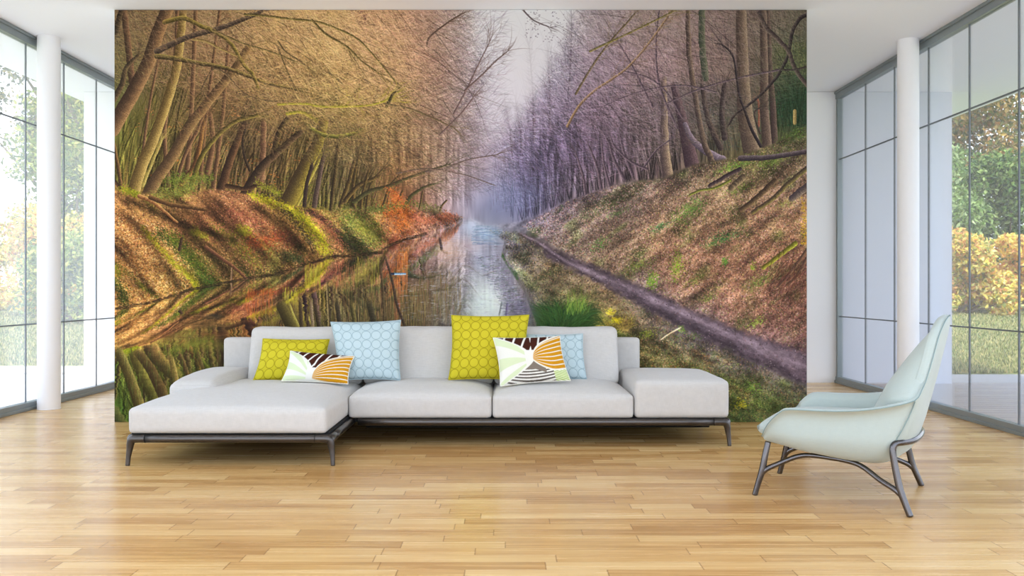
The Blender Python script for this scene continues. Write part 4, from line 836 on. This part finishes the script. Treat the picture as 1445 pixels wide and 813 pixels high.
# ---------------------------------------------------------------- loose cushions
def wp(px, py, Y): return Vector(((px-VPX)/F*Y, Y, CAMZ-(py-407)/F*Y))
def pillow(name, label, tl, tr, br, bl, yb, yt, thick, m, nu=48, nv=40, colfn=None, group=None, pinch=.06, fill=.46):
    """corners as seen from the front; the cushion leans back from yb (bottom) to yt (top)"""
    c = [wp(*tl, yt), wp(*tr, yt), wp(*br, yb), wp(*bl, yb)]
    ctr = sum(c, Vector())/4; w = ((c[1]-c[0]).length+(c[2]-c[3]).length)/2; h = ((c[0]-c[3]).length+(c[1]-c[2]).length)/2
    nrm = ((c[2]-c[3]).cross(c[0]-c[3])).normalized()
    if nrm.y > 0: nrm = -nrm
    V = []; Fc = []; cols = []; uvs = []
    for s in (1, -1):
        for j in range(nv+1):
            for i in range(nu+1):
                u = -1+2*i/nu; v = -1+2*j/nv
                u2 = u*(1-pinch*(1-v*v)); v2 = v*(1-pinch*(1-u*u)*.8)
                a = (u2+1)/2; b = (v2+1)/2
                p = (c[3]*(1-a)+c[2]*a)*(1-b)+(c[0]*(1-a)+c[1]*a)*b
                k = max(0, (1-u*u)*(1-v*v))**fill
                k *= 1+.10*mnoise.noise(Vector((u*2.2+ctr.x*5, v*2.2, ctr.z)))
                V.append(p+nrm*s*thick/2*k-ctr)
                uvs.append(((u+1)/2, (v+1)/2))
                if colfn: cols.append(colfn((u+1)/2, (v+1)/2, 1/nu, 1/nv) if s > 0 else lin((236, 234, 226)))
    n = (nu+1)*(nv+1)
    for s in (0, 1):
        for j in range(nv):
            for i in range(nu):
                a = s*n+j*(nu+1)+i; f = [a, a+1, a+nu+2, a+nu+1]; Fc.append(f if s == 0 else f[::-1])
    rim = [(j*(nu+1)) for j in range(nv+1)]
    o = mesh(name, V, Fc, m(w, h) if callable(m) else m, None, True, cols if colfn else None, uvs)
    import bmesh
    bm = bmesh.new(); bm.from_mesh(o.data); bmesh.ops.remove_doubles(bm, verts=bm.verts, dist=1e-5); bm.to_mesh(o.data); bm.free()
    t = thing(name, label, 'cushion', ctr, 0, group); o.name = 'cover'; t.name = name; o.parent = t
    # piped edge
    e = []
    for i in range(nu+1): e.append(V[i])
    for j in range(1, nv+1): e.append(V[j*(nu+1)+nu])
    for i in range(nu-1, -1, -1): e.append(V[nv*(nu+1)+i])
    for j in range(nv-1, -1, -1): e.append(V[j*(nu+1)])
    pm = M['leafpipe'] if colfn else o.data.materials[0]
    B().tube(e, .0035, 6, sub=1).build('piped_edge', pm, t, True)
    return t
M['leafpipe'] = plain('cream_piping', (232, 230, 220), .8, var=.03)
YEL = lambda w, h: circles('yellow_ring_cloth', (192, 180, 38), (146, 134, 22), (198, 186, 44), w, h)
BLU = lambda w, h: circles('pale_blue_ring_cloth', (180, 200, 207), (144, 168, 178), (184, 204, 211), w, h)
def leafcol(Fu, Fv, low):
    W_ = (226, 226, 220); PALE = (208, 220, 184); BRN = (62, 26, 14); ORG = (196, 138, 18); GRY = (122, 112, 102); DK = (84, 76, 70); GRN = (150, 180, 80); CR = (228, 221, 200)
    def one(u, v):
        up = lambda t: Fv+(1.02-Fv)*max(t, 0)**.42
        if u >= Fu:
            t = (u-Fu)/(1-Fu); hi = up(t); lo = (Fv-(Fv-.20)*math.sin(min(1, t*1.25)*math.pi/2)**.8+(.20*max(0, t-.55)**1.5 if low else 0)) if low else -.02+Fv*.6*(1-t)
            if not low: lo = Fv-.08*t**.5
            if lo <= v <= hi:
                s = (v-lo)/max(hi-lo, 1e-4)*7.5+.1; f = s-math.floor(s)
                edge = min(v-lo, hi-v)
                if edge < .018: return CR
                return CR if f < .24 else ORG
            if v > hi:
                if (v-hi) < .03 or v < Fv+.22+.12*(not low): return W_
                an = math.atan2(v-Fv, (u-Fu)+.15); f = (u*7.5+(1-v)*1.3) % 1
                return W_ if f < .2 else BRN
            if low:
                if lo-v < .02: return W_
                if u > .80 and v < .34-(1-u)*.35: return GRN if ((v*1.2+u*.5)*22) % 1 < .6 else (236, 240, 214)
                if v > .24-.25*t and t < .35: return GRY
                return (DK if ((v+.12*math.sin(u*3.2))*17) % 1 < .5 else W_)
            return W_
        t = (Fu-u)/Fu; hi = Fv+(1.0-Fv)*t**(.55 if low else .42)
        if v > hi:
            if v-hi < .03 or v < Fv+.22+.12*(not low): return W_
            f = ((u+.35*(1-v))*6.5) % 1
            return W_ if f < .2 else BRN
        if low:
            lo = Fv-(Fv+.02)*t**.75
            if v < lo:
                if lo-v < .02: return W_
                if v > .24 and t < .3: return GRY
                return DK if ((v+.12*math.sin(u*3.2))*17) % 1 < .5 else W_
        an = (v-(Fv-.5*t*low))/max(t, .02); r = t
        f = (an*2.6/(1+an*.35)+.25*t) % 1
        return PALE if (f < .5 and t > .22) else W_
    def fn(u, v, du, dv):
        acc = [0, 0, 0]
        for a in (-.3, 0, .3):
            for b in (-.3, 0, .3):
                c = lin(one(min(max(u+a*du, 0), 1), min(max(v+b*dv, 0), 1)))
                for q in range(3): acc[q] += c[q]/9
        return acc
    return fn
pillow('throw_cushion', 'yellow rectangular ring-patterned cushion on the chaise, behind the leaf print', (371, 478), (465, 479), (459, 537), (357, 537.5), 6.47, 6.60, .17, YEL)
pillow('throw_cushion', 'square pale blue ring-patterned cushion between chaise and middle seat', (466.5, 454.5), (565.5, 452), (565, 536.5), (478, 537), 6.45, 6.57, .20, BLU)
pillow('throw_cushion', 'small white, orange and brown leaf-print cushion on the chaise, front left', (410, 495.5), (500, 503), (491, 542), (397.5, 537.5), 6.28, 6.40, .14, M['leafcushion'], 170, 90, leafcol(.46, .04, False))
pillow('throw_cushion', 'large square yellow ring-patterned cushion in the middle of the sofa', (637, 445), (746.5, 444.5), (742, 537), (633, 536), 6.44, 6.58, .21, YEL)
pillow('throw_cushion', 'leaf-print cushion with grey and green stripes on the right-hand seat', (696, 477), (790, 474.5), (805, 537), (706, 545), 6.20, 6.34, .15, M['leafcushion'], 180, 120, leafcol(.53, .44, True))
pillow('throw_cushion', 'pale blue ring-patterned cushion half hidden on the right-hand seat', (742, 472), (822.5, 471), (828, 535.5), (748, 536), 6.50, 6.60, .16, BLU)

# ---------------------------------------------------------------- armchair (built in its own frame: x forward, y towards the viewer)
CH = thing('lounge_armchair', 'pale mint high-backed lounge armchair on dark chrome legs', 'armchair', (1.8285, 4.685, 0), math.atan2(.495, -.869))
R_ = [(.36, 0, .315), (.36, .2, .315), (.345, .32, .325), (.30, .385, .40), (.235, .40, .468), (.18, .405, .487), (0, .41, .492), (-.15, .41, .505), (-.30, .40, .535), (-.40, .375, .569), (-.43, .335, .62), (-.45, .30, .68), (-.475, .265, .78), (-.498, .225, .88), (-.52, .16, .945), (-.535, .08, .975), (-.538, 0, .98)]
N_ = [(.355, 0, .312), (.355, .2, .312), (.34, .31, .32), (.30, .36, .385), (.235, .365, .43), (.18, .365, .445), (0, .365, .45), (-.15, .365, .465), (-.29, .36, .49), (-.392, .35, .53), (-.425, .32, .57), (-.446, .285, .62), (-.470, .25, .70), (-.490, .205, .78), (-.515, .14, .85), (-.528, .07, .87), (-.532, 0, .88)]
M_ = [(.345, 0, .30), (.345, .2, .30), (.33, .30, .30), (.30, .335, .33), (.22, .35, .33), (.16, .355, .33), (0, .355, .33), (-.14, .355, .325), (-.27, .345, .33), (-.34, .315, .35), (-.37, .27, .36), (-.385, .22, .362), (-.395, .17, .364), (-.40, .12, .365), (-.402, .08, .366), (-.403, .04, .366), (-.403, 0, .366)]
B_ = [(.30, 0, .285), (.30, .15, .285), (.285, .24, .283), (.25, .265, .276), (.2, .275, .268), (.15, .28, .258), (0, .28, .24), (-.12, .275, .229), (-.22, .26, .226), (-.27, .22, .232), (-.29, .18, .24), (-.30, .15, .245), (-.30, .12, .247), (-.305, .09, .248), (-.305, .06, .249), (-.305, .03, .25), (-.305, 0, .25)]
def ring(half):
    P, _ = spline(half, 1., 3); left = [Vector((p.x, -p.y, p.z)) for p in P[-2:0:-1]]
    return P+left
rings = [ring(q) for q in (B_, M_, N_, R_)]; NR = len(rings[0])
cB = Vector((0, 0, .25)); r0 = [Vector((p.x*.5, p.y*.5, p.z-.002)) for p in rings[0]]
def inset(p, d, dz):
    back = max(0, min(1, (p.z-.56)/.12)); c = Vector((0.0, 0, 0)); v = Vector((c.x-p.x, -p.y, 0)) 
    arm = Vector((.0, -math.copysign(1, p.y) if abs(p.y) > 1e-6 else 0, 0))*min(1, abs(p.y)/.2); fr = Vector((1, 0, 0)) if p.x < -.3 else Vector((-1, 0, 0))*(p.x > .28)
    w = arm*(1-back)+fr*(back+.5*(p.x < -.3)+.8*(p.x > .28))
    if w.length > 0: w.normalize()
    return p+w*d+Vector((0, 0, dz*(1-.6*back)))
def lowz(p, z): return Vector((p.x, p.y, min(p.z, z)))
rI = [[inset(p, .018, .010) for p in rings[3]], [inset(p, .05 if p.z < .56 else .03, .004) for p in rings[3]], [inset(p, .085 if p.z < .56 else .05, -.03) for p in rings[3]], [lowz(inset(p, .04, 0), .36) for p in rings[1]]]
ctrl = [r0]+rings+rI; V = []; Fc = []
for i in range(NR):
    P, _ = spline([c[i] for c in ctrl[:5]], 1., 5); Q = [Vector(c[i]) for c in ctrl[5:]]; e = P[-1]
    for q in Q:
        P += [e.lerp(q, .33), e.lerp(q, .67), q]; e = q
    V.append(P)
K = len(V[0]); VV = [p for k in range(K) for p in [V[i][k] for i in range(NR)]]
for k in range(K-1):
    for i in range(NR): Fc.append([k*NR+i, k*NR+(i+1) % NR, (k+1)*NR+(i+1) % NR, (k+1)*NR+i])
VV.append(Vector((0, 0, .248))); 
for i in range(NR): Fc.append([i, len(VV)-1, (i+1) % NR])
VV.append(Vector((0, 0, .34)))
for i in range(NR): Fc.append([(K-1)*NR+i, (K-1)*NR+(i+1) % NR, len(VV)-1])
mesh('shell', VV, [f[::-1] for f in Fc], M['mint'], CH)
# seat pad with a rounded nose over the front edge
def seat_fn(p, u, v, w):
    p.z += .07*max(0, .5-(p.x+.0))*.25 + (-.028 if w > 0 else 0)*max(0, u)**3
    p.y *= 1-.06*max(0, u)**2
    return p
soft('seat_cushion', -.30, .385, -.315, .315, .325, .412, .04, M['mint'], CH, 26, 26, 8, crown=.02, wr=.001, fn=seat_fn)
# back pad: thick at the waist, thin at the top
ZS = [.40, .47, .52, .569, .62, .68, .78, .88, .945, .972]
WS = [.27, .29, .325, .36, .335, .30, .265, .225, .158, .085]
US = [-.30, -.345, -.375, -.395, -.422, -.446, -.472, -.496, -.518, -.532]
FR = [-.17, -.18, -.20, -.225, -.25, -.29, -.36, -.438, -.497, -.525]
V = []; Fc = []; NS = 33
Pz, _ = spline([(z, w, u) for z, w, u in zip(ZS, WS, US)], 1, 5); Pf, _ = spline([(f, 0, 0) for f in FR], 1, 5)
for k, (q, f) in enumerate(zip(Pz, Pf)):
    z, w, u = q
    for i in range(NS):
        s = -1+2*i/(NS-1); s = math.copysign(1-(1-abs(s))**1.5, s)
        e = (1-abs(s)**3.4)**.5; V.append(Vector((u+(f.x-u)*e, s*w, z)))
for k in range(len(Pz)-1):
    for i in range(NS-1): a = k*NS+i; Fc.append([a, a+1, a+NS+1, a+NS])
n0 = len(V)   # a flat hidden back so that the pad is a solid
for k, q in enumerate(Pz):
    V.append(Vector((q[2]-.004, 0, q[0])))
for k in range(len(Pz)-1):
    Fc.append([k*NS, (k+1)*NS, n0+k+1, n0+k]); Fc.append([k*NS+NS-1, n0+k, n0+k+1, (k+1)*NS+NS-1])
Fc.append([(len(Pz)-1)*NS+i for i in range(NS)]+[n0+len(Pz)-1]); Fc.append([i for i in range(NS-1, -1, -1)]+[n0])
mesh('back_cushion', V, Fc, M['mint'], CH)
# piping round the rim and down the sides
rr_ = rings[3]; B().tube([p+Vector((0, math.copysign(.003, p.y) if abs(p.y) > .01 else 0, .002))+(Vector((-.003, 0, 0)) if p.x < -.4 else Vector()) for p in rr_]+[rr_[0]], .0024, 8, sub=1).build('rim_piping', M['mint_seam'], CH, True)
for s in (1, -1): B().tube([(-.404, s*.375, .566), (-.392, s*.357, .53), (-.372, s*.355, .48), (-.345, s*.352, .42), (-.315, s*.338, .36), (-.292, s*.30, .30), (-.275, s*.245, .245)], .0028, 8).build('side_seam', M['mint_seam'], CH, True)
for s in (1, -1):
    B().tube([(-.384, s*.38, 0), (-.36, s*.372, .06), (-.335, s*.365, .13), (-.312, s*.355, .24), (-.302, s*.350, .31), (-.312, s*.340, .345), (-.345, s*.31, .352)], [.0155, .0165, .0175, .0165, .016, .0165, .0165], 16).build('leg', M['chrome'], CH, True)
    B().tube([(.386, s*.31, 0), (.37, s*.306, .06), (.349, s*.30, .135), (.334, s*.292, .22), (.322, s*.275, .29)], [.015, .0155, .018, .0165, .016], 16).build('leg', M['chrome'], CH, True)
    B().tube([(.352, s*.301, .115), (.325, s*.296, .145), (.25, s*.275, .185), (.17, s*.26, .222), (.101, s*.25, .232), (-.02, s*.25, .226), (-.10, s*.26, .218), (-.16, s*.28, .200), (-.24, s*.325, .155), (-.31, s*.357, .122), (-.338, s*.366, .10)], [.014, .014, .0135, .0135, .013, .012, .013, .0135, .0135, .014, .014], 14).build('brace', M['chrome'], CH, True)
B().tube([(-.335, .322, .352), (-.362, .27, .350), (-.388, .20, .350), (-.402, .10, .352), (-.405, 0, .354), (-.402, -.10, .352), (-.388, -.20, .350), (-.362, -.27, .350), (-.335, -.322, .352)], .0165, 16).build('rear_rail', M['chrome'], CH, True)

# ---------------------------------------------------------------- outside
# ground: deck beside the house, then lawn rising gently to the shrubs
def gz(y): return 0 if y < 11.6 else min((y-11.6)*.064, .72)
gm = NT('lawn'); tc = gm.add('ShaderNodeTexCoord'); n1 = gm.add('ShaderNodeTexNoise'); n1.inputs['Scale'].default_value = 1.3; n1.inputs['Detail'].default_value = 8; n1.inputs['Roughness'].default_value = .75; gm.link(tc.outputs['Object'], n1.inputs['Vector'])
n2 = gm.add('ShaderNodeTexNoise'); n2.inputs['Scale'].default_value = 22; n2.inputs['Detail'].default_value = 4; gm.link(tc.outputs['Object'], n2.inputs['Vector'])
cr = gm.add('ShaderNodeValToRGB'); e = cr.color_ramp.elements; e[0].position = .36; e[0].color = (*lin((92, 100, 58)), 1); e[1].position = .66; e[1].color = (*lin((176, 170, 118)), 1); q = e.new(.5); q.color = (*lin((128, 136, 82)), 1)
gm.link(gm.math('MULTIPLY_ADD', n2.outputs['Fac'], .6, gm.math('MULTIPLY', n1.outputs['Fac'], .42)), cr.inputs[0]); gm.link(cr.outputs[0], gm.b.inputs['Base Color']); gm.b.inputs['Roughness'].default_value = .95; gm.b.inputs['Specular IOR Level'].default_value = .1
V = []; Fc = []; xs = [-40+2*i for i in range(41)]; ys = [-30, -10, 0, 8, 11.2, 11.6]+[12+.8*i for i in range(26)]+[40, 60]
for y in ys:
    for x in xs: V.append((x, y, gz(y)-.14 if y < 11.3 else gz(y)-.02))
for j in range(len(ys)-1):
    for i in range(len(xs)-1): a = j*len(xs)+i; Fc.append([a, a+1, a+len(xs)+1, a+len(xs)])
lawn = mesh('lawn', V, Fc, gm.m); lawn['kind'] = 'structure'
for nm, x0, x1, y00, y1 in (('deck', XL-4.2, XL-.08, YF-.1, 11.2), ('deck', XR+.08, XR+5.2, YF-.1, 11.2), ('bounce_ground', XL-4.2, XR+5.2, -7.0, YF-.12)):  # pale sunlit ground behind the viewer, added unseen to bounce light indoors
    b = B(); x = x0
    y = y00
    while y < y1-.01: b.box(x0, x1, y, min(y+.138, y1), -.12, -.012); y += .144
    o = b.build(nm, (M['deck'] if x0 > 0 else M['deck_lit']) if nm == 'deck' else M['bounce_stone'], None, False); struct(o)  # one decking; brighter left and dimmer right light put into its colour
o = box('trim_1', -9.5, -5.1, 11.22, 12.1, -.10, .012, M['gravel']); struct(o)

def leafmesh(name, parent, n, shape, size, pal, seed, droop=.3):
    """n small folded leaves scattered through the crown volume given by shape(rng) -> (point, outward)"""
    rg = random.Random(seed); V = []; Fc = []; cols = []
    P = [lin(c) for c in pal]
    for _ in range(n):
        p, out = shape(rg); s = size*rg.uniform(.6, 1.35); c = rg.choice(P); k = rg.uniform(.75, 1.25); c = [min(1, v*k) for v in c]
        d = Vector((rg.gauss(0, 1), rg.gauss(0, 1), rg.gauss(0, 1)-droop)) + out*.6
        if d.length < 1e-3: continue
        d.normalize(); sd = d.cross(Vector((rg.gauss(0, 1), rg.gauss(0, 1), rg.gauss(0, 1)))).normalized(); up = sd.cross(d)*.18
        i = len(V); V += [p-d*s*.5, p+sd*s*.28+up*s, p+d*s*.5, p-sd*s*.28+up*s]; Fc.append([i, i+1, i+2, i+3]); cols += [c]*4
    o = mesh(name, V, Fc, M['foliage'], parent, False, cols); return o
def blobshape(blobs, shell=.55):
    tot = sum(b[3]*b[4]*b[5] for b in blobs)
    def f(rg):
        r = rg.random()*tot
        for b in blobs:
            r -= b[3]*b[4]*b[5]
            if r <= 0: break
        d = Vector((rg.gauss(0, 1), rg.gauss(0, 1), rg.gauss(0, 1))).normalized(); q = 1-shell*rg.random()**1.6
        return Vector((b[0]+d.x*b[3]*q, b[1]+d.y*b[4]*q, b[2]+d.z*b[5]*q)), d
    return f
def clump(rng, w, d, h, k, r, z0=0.):
    out = []
    for _ in range(k):
        a = rng.random()*6.283; q = math.sqrt(rng.random()); z = z0+r*.6+(h-z0-r*1.3)*rng.random(); t = 1-.35*(z/h)**2
        rr = r*rng.uniform(.7, 1.25); out.append((math.cos(a)*q*w*t, math.sin(a)*q*d*t, z, rr, rr, rr*.85))
    return out
def bush(kind, label, x, y, w, d, h, k, r, n, size, pal, seed, group=None, cat='shrub'):
    rg = random.Random(seed); t = thing(kind, label, cat, (x, y, gz(y)-.02), 0, group)
    bl = clump(rg, w, d, h, k, r)
    leafmesh('foliage', t, n, blobshape(bl), size, pal, seed)
    b = B()
    for b_ in bl[:10]: b.tube([(rg.uniform(-.15, .15)*w, rg.uniform(-.15, .15), 0), (b_[0]*.5, b_[1]*.5, b_[2]*.45), (b_[0], b_[1], b_[2])], [.035, .025, .012], 6, sub=4)
    b.build('stems', M['bark'], t, True); return t
def tree(kind, label, x, y, h, w, crown0, k, r, n, size, pal, seed, trunk=.16, lean=(0, 0)):
    rg = random.Random(seed); t = thing(kind, label, 'tree', (x, y, gz(y)-.02))
    bl = clump(rg, w, w*.8, h, k, r, crown0); leafmesh('foliage', t, n, blobshape(bl, .75), size, pal, seed)
    top = (lean[0], lean[1], h*.75); B().tube([(0, 0, 0), (lean[0]*.2+.1, 0, h*.25), (lean[0]*.6-.1, .05, h*.5), top], [trunk, trunk*.8, trunk*.5, trunk*.15], 10).build('trunk', M['bark'], t, True)
    b = B()
    for q in bl[:22]:
        f = rg.uniform(.25, .6); s = Vector((lean[0]*f, 0, h*f)); e = Vector(q[:3]); m = s.lerp(e, .5)+Vector((rg.uniform(-.4, .4), rg.uniform(-.3, .3), rg.uniform(-.3, .5)))
        b.tube([s, m, e], [trunk*.4, trunk*.25, trunk*.08], 7)
    b.build('branches', M['bark'], t, True); return t
YO = [(232, 206, 96), (238, 220, 116), (224, 178, 100), (214, 156, 96), (244, 230, 150), (216, 206, 92), (150, 156, 74)]
GR = [(96, 128, 62), (120, 150, 76), (74, 104, 52), (142, 168, 92), (60, 88, 48), (170, 188, 116)]
OL = [(150, 150, 80), (190, 160, 84), (120, 130, 66), (206, 176, 110), (96, 110, 60), (176, 130, 80)]
YG = [(150, 164, 78), (178, 186, 96), (120, 140, 64), (196, 190, 104), (96, 118, 58)]
BGn = [(96, 132, 110), (120, 154, 130), (76, 110, 92), (150, 176, 150)]
# right garden
bush('flowering_shrub', 'golden-leaved shrub on the lawn, behind the pane beside the white strip', 10.9, 20.3, 1.05, .8, 1.95, 34, .36, 8000, .135, YO, 31, 'golden shrubs along the lawn')
bush('flowering_shrub', 'orange-tinged golden shrub at the far right edge of the photo', 13.15, 20.8, 1.1, .8, 2.05, 34, .36, 8000, .135, YO[:5], 32, 'golden shrubs along the lawn')
bush('evergreen_shrub', 'tall light green leafy shrub behind the golden shrubs, at the wall end', 10.9, 22.6, 1.4, 1.0, 4.4, 60, .5, 11000, .15, [(130, 160, 84), (160, 184, 110), (190, 206, 150), (90, 120, 60)], 34)
bush('evergreen_shrub', 'tall dense green shrub behind the golden shrubs at right', 14.2, 24.2, 1.7, 1.1, 4.7, 70, .55, 13000, .16, GR, 35)
tree('broadleaf_tree', 'olive and orange tree with bare curving branches, above the right-hand shrubs', 14.8, 28.6, 10.2, 3.9, 3.2, 150, .75, 40000, .17, OL, 36, .2, (.6, 0))
# left garden
bush('flowering_shrub', 'golden shrub seen just left of the left column', -10.9, 20.2, .95, .8, 2.6, 36, .38, 8500, .115, YO, 41, 'golden shrubs in the left garden')
bush('flowering_shrub', 'golden shrub at the far left edge of the photo', -13.2, 20.8, .9, .8, 2.3, 32, .38, 7000, .115, YO, 42, 'golden shrubs in the left garden')
bush('evergreen_shrub', 'pale green shrub on the lawn right of the left column', -9.2, 18.0, .9, .7, 1.9, 30, .36, 5000, .12, YG, 43)
bush('evergreen_shrub', 'blue-green feathery shrub behind glass at the far left edge', -15.9, 23.2, 1.5, 1.1, 5.6, 60, .55, 11000, .15, BGn, 44)
tree('broadleaf_tree', 'yellow-green tree filling the pane right of the left column', -11.6, 23.6, 7.8, 1.9, .9, 80, .6, 17000, .15, YG, 45, .16)
tree('conifer', 'dark spreading tree with sky between its boughs, left of the left column', -15.2, 29.0, 9.4, 2.8, 3.8, 60, .6, 12000, .15, [(86, 96, 62), (110, 112, 66), (150, 136, 80), (66, 76, 56)], 46, .24)

# blades of grass on the lawn nearest the house
rg = random.Random(8); V = []; Fc = []; cols = []; gp = [lin(c) for c in ((120, 132, 74), (150, 156, 92), (96, 108, 60), (182, 172, 120), (200, 186, 130))]
for _ in range(60000):
    sgn = rg.choice((-1, 1)); y = 11.4+rg.random()**1.3*9; x = sgn*rg.uniform(.40, .75)*y
    if x < 0 and y < 12.15: continue
    z = gz(y)-.02; h = rg.uniform(.03, .07); a = rg.random()*3.14; w = .008+y*.0004; c = rg.choice(gp); k = rg.uniform(.75, 1.25); i = len(V)
    V += [(x-math.cos(a)*w, y-math.sin(a)*w, z), (x+math.cos(a)*w, y+math.sin(a)*w, z), (x+rg.uniform(-.03, .03), y+rg.uniform(-.03, .03), z+h)]; Fc.append([i, i+1, i+2]); cols += [[q*k for q in c]]*3
gr = mesh('grass', V, Fc, M['foliage'], None, False, cols); gr['kind'] = 'stuff'; gr['label'] = 'short sunlit grass growing on the lawn beyond the glass'; gr['category'] = 'grass'

# ---------------------------------------------------------------- light
w = bpy.data.worlds.new('sky'); bpy.context.scene.world = w; w.use_nodes = True; nt = w.node_tree; bg = nt.nodes['Background']
tcw = nt.nodes.new('ShaderNodeTexCoord'); spw = nt.nodes.new('ShaderNodeSeparateXYZ'); nt.links.new(tcw.outputs['Generated'], spw.inputs[0])
crw = nt.nodes.new('ShaderNodeValToRGB'); e = crw.color_ramp.elements; e[0].position = .0; e[0].color = (.90, .94, 1, 1); e[1].position = .9; e[1].color = (.52, .70, 1, 1); q = e.new(.25); q.color = (.80, .89, 1, 1)
nt.links.new(spw.outputs[2], crw.inputs[0]); nt.links.new(crw.outputs[0], bg.inputs[0]); bg.inputs[1].default_value = SKY if 'SKY' in globals() else 1.3
sl = bpy.data.lights.new('sun', 'SUN'); sl.energy = 2.5; sl.angle = .03; sl.color = (1, .97, .92); so = bpy.data.objects.new('sun', sl); C.objects.link(so)
sd = Vector((.13, .50, -.86)); so.rotation_euler = sd.to_track_quat('-Z', 'Y').to_euler(); so.location = (0, -10, 12)

# ---------------------------------------------------------------- camera
cd = bpy.data.cameras.new('camera'); cam = bpy.data.objects.new('camera', cd); C.objects.link(cam); bpy.context.scene.camera = cam
cd.sensor_width = 36; cd.lens = 36*F/1445; cam.location = (0, 0, CAMZ); cam.rotation_euler = (math.pi/2, 0, 0); cd.shift_x = (722.5-VPX)/1445; cd.shift_y = .5/1445; cd.clip_end = 300
sc = bpy.context.scene; vs = sc.view_settings; vs.view_transform = 'Standard'; vs.look = 'None'; vs.gamma = 1; vs.use_curve_mapping = False; vs.exposure = EXPO if 'EXPO' in globals() else 1.22
cy = sc.cycles; cy.use_denoising = True; cy.max_bounces = 10; cy.diffuse_bounces = 5; cy.glossy_bounces = 4; cy.transparent_max_bounces = 16; cy.transmission_bounces = 4; cy.sample_clamp_indirect = 6; cy.caustics_reflective = False; cy.caustics_refractive = False
try: cy.denoiser = 'OPENIMAGEDENOISE'
except Exception: pass
